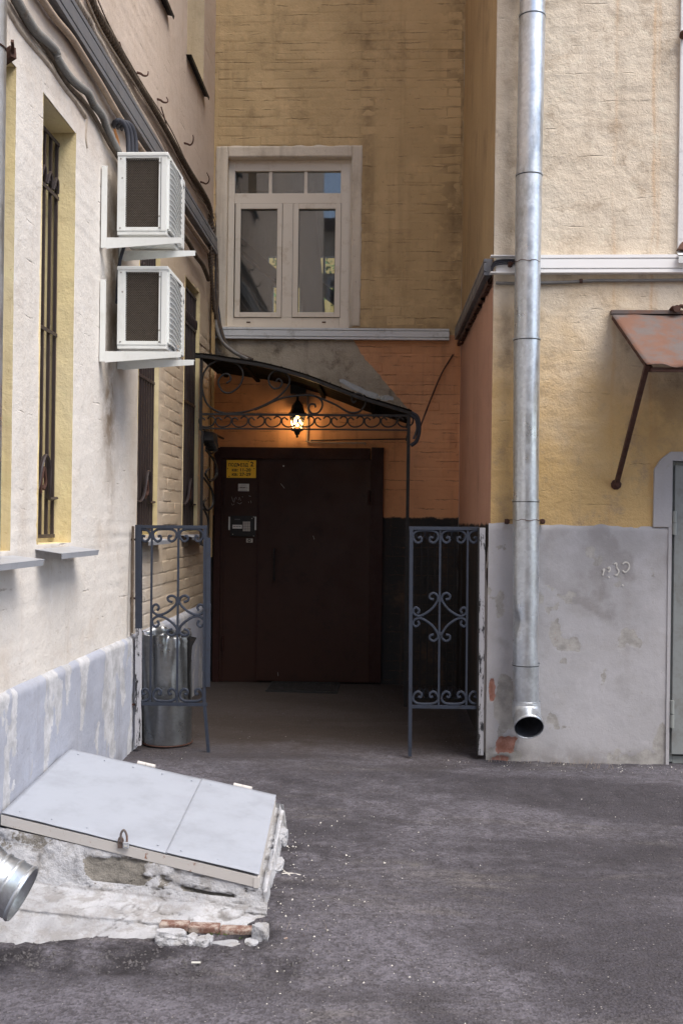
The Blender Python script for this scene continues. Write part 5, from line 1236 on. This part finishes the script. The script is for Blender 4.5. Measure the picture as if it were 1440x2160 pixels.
q = MB(); ss = [onY(x, y, YK + .03) for x, y in ((716, 803), (724, 802), (742, 812), (760, 819), (770, 826), (795, 833), (800, 838), (812, 836), (829, 840), (830, 848), (822, 846), (812, 849), (796, 843), (786, 845), (762, 832), (744, 825), (716, 808))]
q.prism([p + V((0, 0, .012)) for p in ss], (0, .006, .0)); q.build('torn_foil', 'galvold', cn, label='torn strip of silvery flashing on the canopy roof')
o = MB().tube(cr([onY(955, 748, YB - .03), onY(930, 790, YB - .05), onY(905, 850, YB - .12), onY(884, 905, YB - .4)], 5), .008, 6).build('stay_wire', 'rustdark', None, True); props(o, 'rusty stay wire slanting from the trunking corner to the canopy', 'wire')

# lantern
ln = thing('wall_lantern', onY(627, 880, YB - .16), 'lit black wall lantern hanging over the entrance door', 'lamp')
lc = onY(627, 889, YB - .16)
mpx = (YB - .16) / 2100
hx = []
MB().box(*bx(612, 808, 644, 830, YB - .10, YB - .004)).build('mounting_box', 'black', ln, bevel=.004)
MB().tube([onY(628, 825, YB - .06), lc + V((0, .0, .18)), lc + V((0, 0, .15))], .012, 8).build('arm', 'black', ln, True)
MB().lathe(lc, (0, 0, 1), [(.065, .088), (.072, .092), (.085, .072), (.12, .058), (.15, .052), (.17, .035), (.20, .014), (.235, .006)], 6, True).build('lantern_roof', 'black', ln)
cg = MB()
for j in range(6):
    th = j * math.pi / 3; cg.bar(lc + V((math.cos(th) * .074, math.sin(th) * .074, .066)), lc + V((math.cos(th) * .050, math.sin(th) * .050, -.075)), .006, .006)
cg.lathe(lc, (0, 0, 1), [(-.075, .054), (-.088, .058), (-.095, .03), (-.12, .022), (-.135, .008), (-.148, .012), (-.156, .002)], 6, True)
cg.build('lantern_cage', 'black', ln)
MB().lathe(lc, (0, 0, 1), [(.064, .070), (-.074, .047)], 6).build('lantern_glass', 'lampglass', ln)
bl = MB(); bl.lathe(lc, (0, 0, 1), [(-.045, .006), (-.035, .024), (-.01, .036), (.015, .032), (.045, .016), (.06, .012)], 16, True)
MT['bulb'] = emis('bulb_glow', (1.0, .66, .28), 10)
bl.build('bulb', 'bulb', ln, True)
pl = bpy.data.lights.new('lantern_light', 'POINT'); pl.energy = 5.5; pl.color = (1, .66, .35); pl.shadow_soft_size = .04
plo = bpy.data.objects.new('lantern_light', pl); C.objects.link(plo); plo.location = lc + V((0, -.005, 0)) - wloc(ln); plo.parent = ln
o = MB().tube(cr([onY(649, 835, YB - .02), onY(649, 900, YB - .02), onY(648, 925, YB - .02), onY(652, 932, YB - .02), onY(700, 934, YB - .02), onY(764, 934, YB - .02), onY(770, 938, YB - .02)], 5), .009, 8).build('lamp_conduit', 'steelpipe', None, True); props(o, 'thin conduit from the lantern along the top of the door', 'conduit')
o = MB().tube([onY(655, 929, YB - .03), onY(860, 926, YB - .03)], .006, 6).build('lamp_cable', 'hose', None, True); props(o, 'dark cable running right above the door top', 'cable')

# ------------------------------------------------------------------ gate panels
Cn = [(.22, .62), (.32, .55), (.34, .85), (.2, 1), (.06, .75), (.03, .35), (.18, .06), (.5, 0), (.82, .06), (.97, .35), (.94, .75), (.8, 1), (.66, .85), (.68, .55), (.78, .62)]
def gate_panel(t, Y, bars, xl, xr, yt, yb, mid, midpts, symY, mat='gate', cs=26):
    def P(x, y): return onY(x, y, Y)
    def tb(p, q, w, h, name): MB().bar(p, q, w, h, (0, 1, 0)).build(name, mat, t, bevel=.001)
    tb(P(xl, yt), P(xr, yt + 1), .022, .022, 'top_rail'); tb(P(xl, yb), P(xr, yb + 2), .022, .022, 'bottom_rail')
    for x in bars[1:-1]: MB().bar(P(x + 1, yt + 3), P(x - 2.5, yb - 3), .013, .013, (0, 1, 0)).build('bar', mat, t)
    for i in range(len(bars) - 1):
        x0, x1 = bars[i] + 2, bars[i + 1] - 2; pts = Cn
        if x1 - x0 < 35:
            pts = Cn[7:] if i == 0 else Cn[:8]
            if i == 0: x0 = x1 - 52
            else: x1 = x0 + 52
        for (yy, sg_) in ((yt + 5, 1), (yb - 5, -1)):
            MB().tube(cr([P(x0 + a * (x1 - x0), yy + sg_ * b * cs) for a, b in pts], 4), .0085, 6, sq=(1, 1)).build('scroll', mat, t, True)
    for sx in (1, -1):
        for sy in (1, -1):
            MB().tube(cr([P(mid + sx * (x - mid), symY + sy * (y - symY)) for x, y in midpts], 4), .0085, 6).build('scroll', mat, t, True)
    MB().bar(P(mid - 3, symY - 35), P(mid + 3, symY - 35), .016, .02).bar(P(mid - 3, symY + 35), P(mid + 3, symY + 35), .016, .02).build('collar', mat, t)
YG = onZ(436, 1588, 0).y
g1 = thing('left_gate_panel', onY(360, 1580, YG), 'blue grey wrought iron gate panel on the left, in front of the metal bin', 'gate panel', None)
z4 = lambda pts: [(240 + x / 3.724, 1060 + y / 3.724) for x, y in pts]
mp1 = z4([(462, 782), (432, 772), (425, 747), (455, 732), (490, 750), (494, 790), (460, 832), (400, 872), (345, 882), (305, 852), (310, 815), (335, 800), (355, 822), (343, 850)])
gate_panel(g1, YG, [299, 320, 376, 432], 299, 437, 1111, 1484, 376, mp1, 1060 + 888 / 3.724)
def post(t, px, w, y0, y1, mat, name, Y, d=.03, px2=None):
    a = onY(px, y0, Y); b = onY(px2 if px2 else px, y1, Y); a2 = V((a.x, Y, a.z)); MB().bar(a, b, w, d, (0, 1, 0)).build(name, mat, t, bevel=.001)
post(g1, 293, .040, 1107, 1325, 'gate', 'upper_post', YG, .035, 293)
post(g1, 293, .038, 1325, 1572, 'peelpost', 'lower_post', YG, .034, 292)
post(g1, 433, .020, 1108, 1480, 'gate', 'stile', YG, .02, 431)
post(g1, 440, .030, 1134, 1449, 'gate', 'edge_plate', YG - .012, .006, 438.5)
post(g1, 431, .020, 1480, 1588, 'gate', 'leg', YG, .02, 440)
for y in (1138, 1262, 1486): MB().bar(onY(276, y, YG), onY(288, y, YG), .012, .014).build('wall_fixing', 'rustdark', g1)
g2 = thing('right_gate_panel', onY(935, 1590, YG), 'blue grey wrought iron gate panel on the right, beside the plinth corner', 'gate panel', None)
z5 = lambda pts: [(780 + x / 3.724, 1060 + y / 3.724) for x, y in pts]
mp2 = z5([(500, 762), (472, 755), (470, 727), (500, 712), (530, 735), (528, 775), (480, 840), (400, 890), (352, 880), (338, 848), (360, 825), (385, 847), (373, 872)])
gate_panel(g2, YG, [867, 927, 985, 1008], 862, 1009, 1114, 1490, 927, mp2, 1060 + 900 / 3.724)
post(g2, 867, .024, 1112, 1595, 'gate', 'stile', YG, .024, 864)
post(g2, 1016, .040, 1113, 1592, 'peelpost', 'peeling_post', YG, .03, 1012)
post(g2, 1008.5, .012, 1113, 1592, 'black', 'post_edge', YG - .01, .03, 1006)
# dark railing further in, between canopy post and side wall
g3 = thing('inner_railing', (.4, YK, 0), 'dark iron railing deep in the recess, behind the right gate panel', 'railing')
xr0 = onY(866, 1300, YK).x; xr1 = XR - .02; zt3 = onY(930, 1112, YK).z; zb3 = onY(930, 1478, YK).z
MB().box((xr0, YK - .01, zt3 - .02), (xr1, YK + .01, zt3)).build('top_rail', 'black', g3); MB().box((xr0, YK - .01, zb3), (xr1, YK + .01, zb3 + .02)).build('bottom_rail', 'black', g3)
for i in range(8):
    x = xr0 + (xr1 - xr0) * (i + .5) / 8; MB().box((x - .006, YK - .006, zb3 + .02), (x + .006, YK + .006, zt3 - .02)).build('bar', 'black', g3)
for i in range(4):
    for z, s in ((zt3 - .02, -1), (zb3 + .02, 1)):
        x0 = xr0 + (xr1 - xr0) * i / 4; wd = (xr1 - xr0) / 4
        MB().tube(cr([(x0 + a * wd, YK, z + s * b * .08) for a, b in Cn], 3), .006, 5).build('scroll', 'gate', g3, True)

# dented metal bin behind the left gate
bn = thing('metal_bin', onY(355, 1578, YG + .25), 'dented galvanised metal bin with a torn rim, standing behind the left gate panel', 'bin')
Yb = YG + .26
bc = onY(354, 1560, Yb); bz1 = onY(354, 1335, Yb - .1).z; rb = .165; k = 72; nn = 40; m = MB(); vs = []
for i in range(nn + 1):
    t = i / nn; z = t * bz1
    for j in range(k):
        th = 2 * math.pi * j / k; r_ = rb * (1 + .03 * t)
        fr_ = math.sin(th)   # -1 faces the yard
        r_ += .014 * math.sin(th * 5 + 1.3) * t + .006 * math.sin(th * 11 + z * 4) * t
        r_ -= .055 * math.exp(-((th - 5.05) / .22) ** 2) * sstep(.45, 1, t)
        r_ -= .030 * math.exp(-((th - 4.3) / .16) ** 2) * sstep(.2, .8, t)
        zz_ = z
        if i == nn: zz_ += .018 * math.sin(th * 4) - .05 * math.exp(-((th - 5.3) / .35) ** 2)
        if i >= nn - 4: r_ -= .03 * math.exp(-((th - 5.35) / .3) ** 2) * (i - nn + 5) / 5 + .006 * random.uniform(-1, 1)
        vs.append((bc.x + math.cos(th) * r_ - .03 * t, Yb + math.sin(th) * r_, zz_))
m.add(vs, [(i * k + j, i * k + (j + 1) % k, (i + 1) * k + (j + 1) % k, (i + 1) * k + j) for i in range(nn) for j in range(k)])
o = m.build('shell', 'galvold', bn, 'all'); s_ = o.modifiers.new('thickness', 'SOLIDIFY'); s_.thickness = .003
MB().tube([(bc.x + math.cos(t) * (rb + .004), Yb + math.sin(t) * (rb + .004), .012) for t in [i * math.pi / 24 for i in range(49)]], .005, 6).build('rusty_base', 'rustdark', bn, True)
q = MB(); tp = onY(415, 1345, Yb - .05); q.prism([tp, tp + V((-.03, 0, -.06)), tp + V((-.045, 0, -.25)), tp + V((-.035, 0, -.45)), tp + V((-.09, .02, -.45)), tp + V((-.10, .02, -.03)), tp + V((-.05, 0, .01))], (0, .004, 0)); q.build('torn_flap', 'black', bn)

# ------------------------------------------------------------------ cellar hatch
def gz(x, y): return float(ground_z(np.array(x), np.array(y)))
LA = onX(148, 1580, XL + .035); LB_ = onX(3, 1716, XL + .035)
LC = onY(546, 1848, 4.16); LD = onY(582, 1680, LC.y + (LA.y - LB_.y))
ht = thing('cellar_hatch', ((LA + LC) / 2).xy.to_3d(), 'low whitewashed masonry cellar hatch with a sloping pale metal lid against the left wall', 'cellar hatch')
def bil(a, b, c, d, U, W):
    f = lambda i: a[i] * (1 - U) * (1 - W) + b[i] * U * (1 - W) + c[i] * U * W + d[i] * (1 - U) * W
    return f(0), f(1), f(2)
nL = (LC - LB_).cross(LA - LB_).normalized()
if nL.z < 0: nL = -nL
LA, LB_, LC, LD = [p.copy() for p in (LA, LB_, LC, LD)]
def sheetpart(s0, s1, name, lift):
    a = LB_.lerp(LC, s0); b = LB_.lerp(LC, s1); c = LA.lerp(LD, s1); d = LA.lerp(LD, s0)
    us = axis_steps(0, 1, .03); vs2 = axis_steps(0, 1, .03)
    o = grid_mesh(us, vs2, lambda U, W: bil(a, b, c, d, U, W), lambda U, W, X, Y, Z: (lift + (fbm(X * 2.5, Y * 2.5, 131, 3) - .5) * .010 + (fbm(X * 9, Y * 9, 132, 2) - .5) * .0025, None), tuple(nL), name, 'lid', ht)
    s_ = o.modifiers.new('thickness', 'SOLIDIFY'); s_.thickness = .003; s_.offset = -1
sheetpart(0, .655, 'lid_sheet', .004); sheetpart(.648, 1.0, 'lid_sheet', .0075)
nt_ = nL
fr = MB()
def skirt(p, q, h=.045): 
    o_ = V((0, 0, -h)); fr.prism([p - nL * .006, q - nL * .006, q - nL * .006 + o_, p - nL * .006 + o_], (q - p).cross(V((0, 0, 1))).normalized() * -.02)
skirt(LB_, LC); skirt(LC, LD); skirt(LD, LA)
fr.build('lid_frame', 'lidframe', ht)
for s in (.335, .80):
    p = LA.lerp(LD, s); q = LA.lerp(LD, s + .085); MB().tube([p + V((0, .012, .006)), p.lerp(q, .48) + V((0, .012, .006))], .012, 10).tube([p.lerp(q, .5) + V((0, .012, .006)), q + V((0, .012, .006))], .012, 10).build('hinge', 'lidframe', ht, True)
# screw heads on the sheet
q = MB()
for s in (.06, .19, .33, .47, .61, .70, .84, .96):
    for t in (.05, .93):
        p = LB_.lerp(LC, s).lerp(LA.lerp(LD, s), t) + nL * .010; q.lathe(p, nL, [(-.004, .0045), (-.001, .0045), (0, .002)], 8, True)
q.build('screws', 'lid', ht)
# masonry body
def wq(name, a, b, c, d, seed, n3, step, out, mat='hatchwall', fx=None):
    us = axis_steps(0, 1, step / (b - a).length); vs2 = axis_steps(0, 1, step / max(.05, (d - a).length))
    L = (b - a).length; H = (d - a).length
    def disp(U, W, X, Y, Z):
        x = U * L; y = W * H
        dd = (fbm(x * 3, y * 3, seed, 4) - .5) * .035 + (fbm(x * 12, y * 12, seed + 1, 4) - .5) * .016
        n_ = fbm(x * 4.2, y * 4.5, seed + 2, 5)
        mk = zero3(U); wx = x * 5 + 1.3 * (fbm(x * 7, y * 7, seed + 3, 4) - .5); wy = y * 8 + 1.3 * (fbm(x * 7 + 9, y * 7, seed + 4, 4) - .5)
        f1, f2, cid = worley(wx, wy, seed)
        m1 = (cid < .16) * 1.0 * sstep(.0, .06, f2 - f1); mk[..., 0] = m1
        if fx: dd, mk, m1 = fx(x, y, U, W, dd, mk, m1)
        cr_ = (1 - sstep(.0, .055, f2 - f1)) * sstep(.38, .52, fbm(x * 3, y * 3, seed + 8)) * (1 - mk[..., 1])
        mk[..., 2] = np.maximum(mk[..., 2], cr_ * 1.0)
        return dd + (cid - .5) * .010 - m1 * .013 - cr_ * .010, mk
    return grid_mesh(us, vs2, lambda U, W: bil(a, b, c, d, U, W), disp, tuple(out), name, mat, ht)
dz = V((0, 0, -.052))
bA, bB, bC, bD = LA + dz, LB_ + dz + V((-.02, .02, 0)), LC + dz + V((.022, .01, .0)), LD + dz + V((.03, .02, 0))
# ledge (step) line
S_r = onY(572, 1912, LC.y + .0); 
zr = gz(-.5, 4.1) ; 
sl0 = V((XL, bB.y - .03, .06)); sr0 = V((bC.x + .02, bC.y - .02, gz(-.5, 4.1) + .035))
stepL = onY(0, 1897, 0) if 0 else None
fl_ = onZ(-40, 1998, gz(-1.4, 3.85)); frr = onZ(557, 1988, gz(-.5, 3.95))
LFz = .10
# front face of the body: from the lid edge down to the ledge
pL = V((XL, LB_.y + .0, bB.z)); 
kl = onY(0, 1850, LB_.y - .05); kr = onY(566, 1924, LC.y - .02)
KL = V((XL, LB_.y - .05, kl.z)); KR = V((bC.x + .015, LC.y - .03, kr.z))
def fx_front(x, y, U, W, dd, mk, m1):
    # big bare patch left of the middle, second one low on the right
    g = fbm(x * 5, y * 6, 77, 4) - .5
    q1 = 1 - np.maximum(np.abs(U - .44) / .15, np.abs(W - .55) / .42); q3 = 1 - np.maximum(np.abs(U - .52) / .10, np.abs(W - .42) / .22)
    p1 = np.maximum(q1, q3) + g * 2.6 + (fbm(x * 16, y * 16, 79, 3) - .5) * .6 - .12
    p2 = 1 - np.maximum(np.abs(U - .80) / .11, np.abs(W - .22) / .22) + g * 1.1
    m = np.maximum(soft(p1, .15, 1.6), soft(p2, .18, 2)); mk[..., 0] = np.maximum(m, mk[..., 0] * .5)
    rb = 1 - np.sqrt(((U - .97) / .05) ** 2 + ((W - .2) / .2) ** 2) + g * .6; mk[..., 1] = soft(rb, .4, 2)
    return dd, mk, sstep(.4, .6, mk[..., 0])
nf = (KR - KL).cross(V((0, 0, 1))).normalized()
if nf.y > 0: nf = -nf
wq('masonry_front', KL, KR, bC, pL, 141, None, .012, nf, fx=fx_front)
# right face
GR0 = V((KR.x + .015, LC.y - .04, gz(-.5, 4.1) - .04)); GR1 = V((bD.x + .035, bD.y + .02, gz(-.5, 5.1) - .04))
def fx_side(x, y, U, W, dd, mk, m1): mk[..., 0] *= .0; return dd * .45 - .012, mk, mk[..., 0]
wq('masonry_top', bB + V((0, 0, -.012)), bC + V((.01, -.01, -.012)), bD + V((.01, .01, -.012)), bA + V((0, 0, -.012)), 149, None, .05, V((0, 0, 1)), fx=fx_side)
wq('masonry_side', GR0, GR1, bD + V((.008, .01, .008)), bC + V((.006, -.012, .008)), 151, None, .012, V((1, 0, 0)), fx=fx_side)
wq('masonry_back', V((XL, bA.y + .02, -.1)), GR1, bD + V((.005, .01, 0)), V((XL, bA.y + .02, bA.z)), 156, None, .02, V((0, 1, 0)))
# ledge sloping forward, and its front face
q0 = onY(-30, 1925, 3.95); q1 = onY(560, 1945, 3.98)
EL = V((XL, q0.y, onY(-20, 1910, 3.95).z)); ER = V((onY(562, 1972, 3.98).x, 3.98, onY(562, 1972, 3.98).z))
def fx_ledge(x, y, U, W, dd, mk, m1): mk[..., 0] *= .0; mk[..., 2] = .45 * sstep(.52, .6, fbm(x * 5, y * 7, 66, 5)); return dd * .8, mk, mk[..., 0]
GL_ = V((XL, onZ(0, 2000, gz(0, 3.85)).y, gz(0, 3.85) - .03)); GR_ = V((onZ(560, 1990, gz(0, 3.9)).x + .01, onZ(560, 1992, gz(0, 3.9)).y, gz(0, 3.9) - .03))
def fx_low(x, y, U, W, dd, mk, m1):
    g = fbm(x * 5, y * 5, 87, 4) - .5
    p1 = 1 - np.sqrt(((U - .82) / .16) ** 2 + ((W - .62) / .30) ** 2) + g * .5
    mk[..., 0] = np.maximum(mk[..., 0] * .4, sstep(.1, .2, p1)); mk[..., 2] = .35 * sstep(.25, 0, W)
    return dd - .02 * sstep(.1, .3, p1), mk, mk[..., 0]
def step_prof(G, E, K):
    return [G, G.lerp(E, .5) + V((0, -.004, 0)), E + V((0, .006, -.018)), E + V((0, .022, .0)), E.lerp(K, .35) + V((0, 0, .002)), E.lerp(K, .8), K + V((0, -.012, .008)), K + V((0, .01, .04))]
PLs = cr(step_prof(GL_, EL, KL), 10); PRs = cr(step_prof(GR_, ER, KR + V((.004, 0, 0))), 10); nP = len(PLs)
aL = np.array([tuple(p) for p in PLs]); aR = np.array([tuple(p) for p in PRs])
def step_pos(U, W):
    t = W * (nP - 1); i = np.clip(np.floor(t).astype(int), 0, nP - 2); f = (t - i)[..., None]
    L_ = aL[i] * (1 - f) + aL[i + 1] * f; R__ = aR[i] * (1 - f) + aR[i + 1] * f; P_ = L_ * (1 - U[..., None]) + R__ * U[..., None]
    return P_[..., 0], P_[..., 1], P_[..., 2]
def step_disp(U, W, X, Y, Z):
    x = U * 1.25; y = W * .42
    dd = (fbm(x * 3, y * 4, 171, 4) - .5) * .035 + (fbm(x * 12, y * 12, 172, 4) - .5) * .014
    f1, f2, cid = worley(x * 5 + 1.2 * (fbm(x * 7, y * 7, 5, 4) - .5), y * 8 + 1.2 * (fbm(x * 7 + 4, y * 7, 6, 4) - .5), 175)
    g = fbm(x * 6, y * 6, 87, 4) - .5; mk = zero3(U)
    p1 = 1 - np.sqrt(((U - .80) / .17) ** 2 + ((W - .20) / .10) ** 2) + g * .5
    m = soft(p1, .15, 2); low = W < .36
    m2 = (cid < .12) * sstep(0, .06, f2 - f1) * low
    mk[..., 0] = np.maximum(m, m2)
    cr_ = (1 - sstep(0, .05, f2 - f1)) * sstep(.40, .50, fbm(x * 3, y * 3, 12))
    mk[..., 2] = np.maximum(cr_, .30 * sstep(.50, .62, fbm(x * 5, y * 9, 66, 5)) * (W > .35)); mk[..., 2] = np.maximum.reduce([mk[..., 2], .55 * sstep(.10, 0, W), .75 * np.exp(-((W - .87) / .03) ** 2), .28 * (W < .30) * sstep(.35, .6, fbm(x * 6, y * 6, 68, 4))])
    m = sstep(.4, .6, m)
    return dd + (cid - .5) * .010 - m * .016 - m2 * .010 - cr_ * .008, mk
grid_mesh(axis_steps(0, 1, .0085), axis_steps(0, 1, .017), step_pos, step_disp, (0, -.72, .69), 'masonry_step', 'hatchwall', ht)
wq('masonry_step_end', GR_, GR0, KR + V((.006, 0, 0)), ER, 181, None, .014, V((1, 0, 0)), fx=fx_side)
# bare red bricks in the step
def fpt(u, w, o):
    X_, Y_, Z_ = bil(GL_, GR_, ER, EL, u, w); return V((X_, Y_, Z_)) + V((0, -o, 0))
def spx(px, py, o=0):
    """photo direction met with the front plane of the step"""
    n_ = (GR_ - GL_).cross(EL - GL_).normalized(); d = ray(px, py); t = (GL_ - EYE).dot(n_) / d.dot(n_); p = EYE + d * t; return p + V((0, -o, 0))
for (p0, p1) in (((334, 1951), (392, 1976)), ((396, 1956), (458, 1980)), ((462, 1962), (528, 1986))):
    a_ = spx(*p0); b_ = spx(*p1); MB().box((a_.x, a_.y + .006, b_.z), (b_.x, a_.y + .06, a_.z)).build('brick', 'brickred', ht, bevel=.006)
def chunk(c, sx, sy, sz, seed, name='plaster_lump', mat='hatchwall'):
    bm = bmesh.new(); bmesh.ops.create_icosphere(bm, subdivisions=4, radius=1); r_ = random.Random(seed)
    for v in bm.verts:
        n_ = float(fbm(v.co.x * 1.7 + seed, v.co.y * 1.5 + v.co.z * 1.9, seed, 5)); v.co *= .62 + .75 * n_
        v.co.x = max(-.74, min(.74, v.co.x)); v.co.z = max(-.7, min(.7, v.co.z)); v.co = V((v.co.x * sx, v.co.y * sy, v.co.z * sz))
    bmesh.ops.translate(bm, verts=bm.verts, vec=c)
    me = bpy.data.meshes.new(name); bm.to_mesh(me); bm.free(); return link(name, me, mat, ht, False)
for k, (px, py, w_, h_) in enumerate(((362, 1980, 66, 44), (405, 1985, 24, 30), (428, 1988, 32, 28), (442, 1982, 18, 22), (480, 1994, 66, 20), (550, 1972, 36, 56), (532, 1990, 30, 22))):
    c = spx(px, py, .012); m_ = c.y / 2100 * .66; chunk(c, w_ * m_, .035, h_ * m_, 20 + k)
chunk(onZ(592, 1778, gz(-.5, 4.8)) + V((.0, 0, .025)), .045, .08, .06, 33, mat='hatchwall')
chunk(onZ(588, 1830, gz(-.5, 4.5)) + V((.0, 0, .01)), .03, .09, .03, 35)
# moss and weeds
rr = random.Random(2); gm = MB()
for (c, n_, s) in ((fpt(.915, .62, .02), 26, .016), (fpt(.86, .80, .02), 16, .009), (fpt(.90, .05, .02), 24, .008), (fpt(.95, .04, .02), 18, .008), (fpt(.83, .84, .02), 10, .008)):
    for i in range(n_):
        p = c + V((rr.gauss(0, .018), rr.uniform(-.008, .008), rr.gauss(0, .006))); d = V((rr.uniform(-1, 1), rr.uniform(-1, .1), rr.uniform(.2, 1.3))).normalized() * s * rr.uniform(.6, 1.4); w2 = d.cross(V((rr.uniform(-1, 1), 1, 0))).normalized() * s * .28
        gm.add([p, p + d * .5 + w2, p + d, p + d * .5 - w2], [(0, 1, 2, 3)])
o = gm.build('moss_tufts', 'grass'); props(o, 'small green weeds and moss on the step of the cellar hatch', 'weeds', kind='stuff')
gm = MB()
for (cx, cy, n_) in ((1.2, YF - .06, 30), (.75, YF - .05, 20), (-.44, 4.0, 14), (1.32, YF - .16, 14)):
    for i in range(n_):
        x = cx + rr.gauss(0, .09); y = cy + rr.gauss(0, .02); z = gz(x, y); h = rr.uniform(.02, .07); lx = rr.uniform(-.03, .03)
        gm.add([(x - .0012, y, z), (x + .0012, y, z), (x + lx, y - .01, z + h)], [(0, 1, 2)])
o = gm.build('dry_grass_blades', 'cablelite'); props(o, 'sparse dry grass blades along the foot of the right plinth', 'grass', kind='stuff')
# padlock
hp = LB_.lerp(LC, .485) + nL * .008
pk = thing('padlock', hp, 'rusty padlock with a grey body on the front edge of the hatch lid', 'padlock')
m = MB(); m.tube(cr([hp + V((-.012, -.014, .0)) * .62, hp + V((-.014, -.012, .055)) * .62, hp + V((.006, -.012, .082)) * .62, hp + V((.026, -.014, .05)) * .62, hp + V((.030, -.018, .0)) * .62], 5), .0050, 8); m.build('shackle', 'rust', pk, True)
MB().box(tuple(hp + V((.004, -.032, -.040)) * .62), tuple(hp + V((.046, -.012, .004)) * .62)).build('lock_body', 'sheet', pk, bevel=.003)
MB().box(tuple(hp + V((.014, -.0345, -.026)) * .62), tuple(hp + V((.036, -.0318, -.018)) * .62)).build('keyway_cover', 'paper', pk)
m = MB(); m.tube(cr([hp + V((-.03, -.01, -.03)) * .62, hp + V((-.03, -.012, .01)) * .62, hp + V((-.02, -.012, .03)) * .62, hp + V((.0, -.012, .02)) * .62, hp + V((.0, -.012, -.01)) * .62], 4), .004, 6).box(tuple(hp + V((-.036, -.012, -.045)) * .62), tuple(hp + V((.0, -.006, -.002)) * .62)); m.build('hasp', 'rust', pk)
# litter
c = onZ(413, 2031, gz(0, 3.75) + .006); o = MB().tube([c + V((-.016, 0, 0)), c + V((.018, .003, 0))], .0042, 8).build('cigarette_end', 'paper', None, True); props(o, 'white cigarette end on the asphalt in front of the hatch', 'cigarette end')
c = onZ(600, 1982, gz(0, 3.9) + .004); o = MB().prism([c, c + V((.012, .002, .002)), c + V((.01, .01, .004)), c + V((-.004, .008, 0))], (0, 0, .003)).build('red_brick_chip', 'brickred'); props(o, 'tiny red brick chip right of the hatch step', 'debris')
for k, (x0, y0, x1, y1) in enumerate(((595, 1843, 634, 1846), (598, 1838, 612, 1848))):
    a = onZ(x0, y0, gz(0, 4.4) + .006); b = onZ(x1, y1, gz(0, 4.4) + .006); o = MB().tube([a, a.lerp(b, .5) + V((0, .004, .003)), b], .004, 5).build('splinter', 'chip'); props(o, ['long pale splinter on the ground at the right of the hatch', 'short pale splinter crossing the long one'][k], 'splinter')

# ------------------------------------------------------------------ the other side of the yard, behind the viewer
ob = thing('opposite_building', (3, -9, 0), 'beige building across the yard, behind the viewer', 'building')
MB().box((-14, -16, -.4), (16, -9.0, 9.8)).build('wall', 'facade', ob)
MB().box((-14.3, -16.3, 9.8), (16.3, -8.7, 10.1)).build('roof', 'rustdark', ob)
for i in range(8):
    for j in range(3):
        x = -12 + i * 3.4; z = 1.0 + j * 2.8; f_ = MB().box((x, -9.0, z), (x + 1.3, -8.94, z + 1.9)).build('window', 'winwhite', ob); MB().box((x + .1, -8.94, z + .1), (x + 1.2, -8.93, z + 1.8)).build('pane', 'interblack', f_)
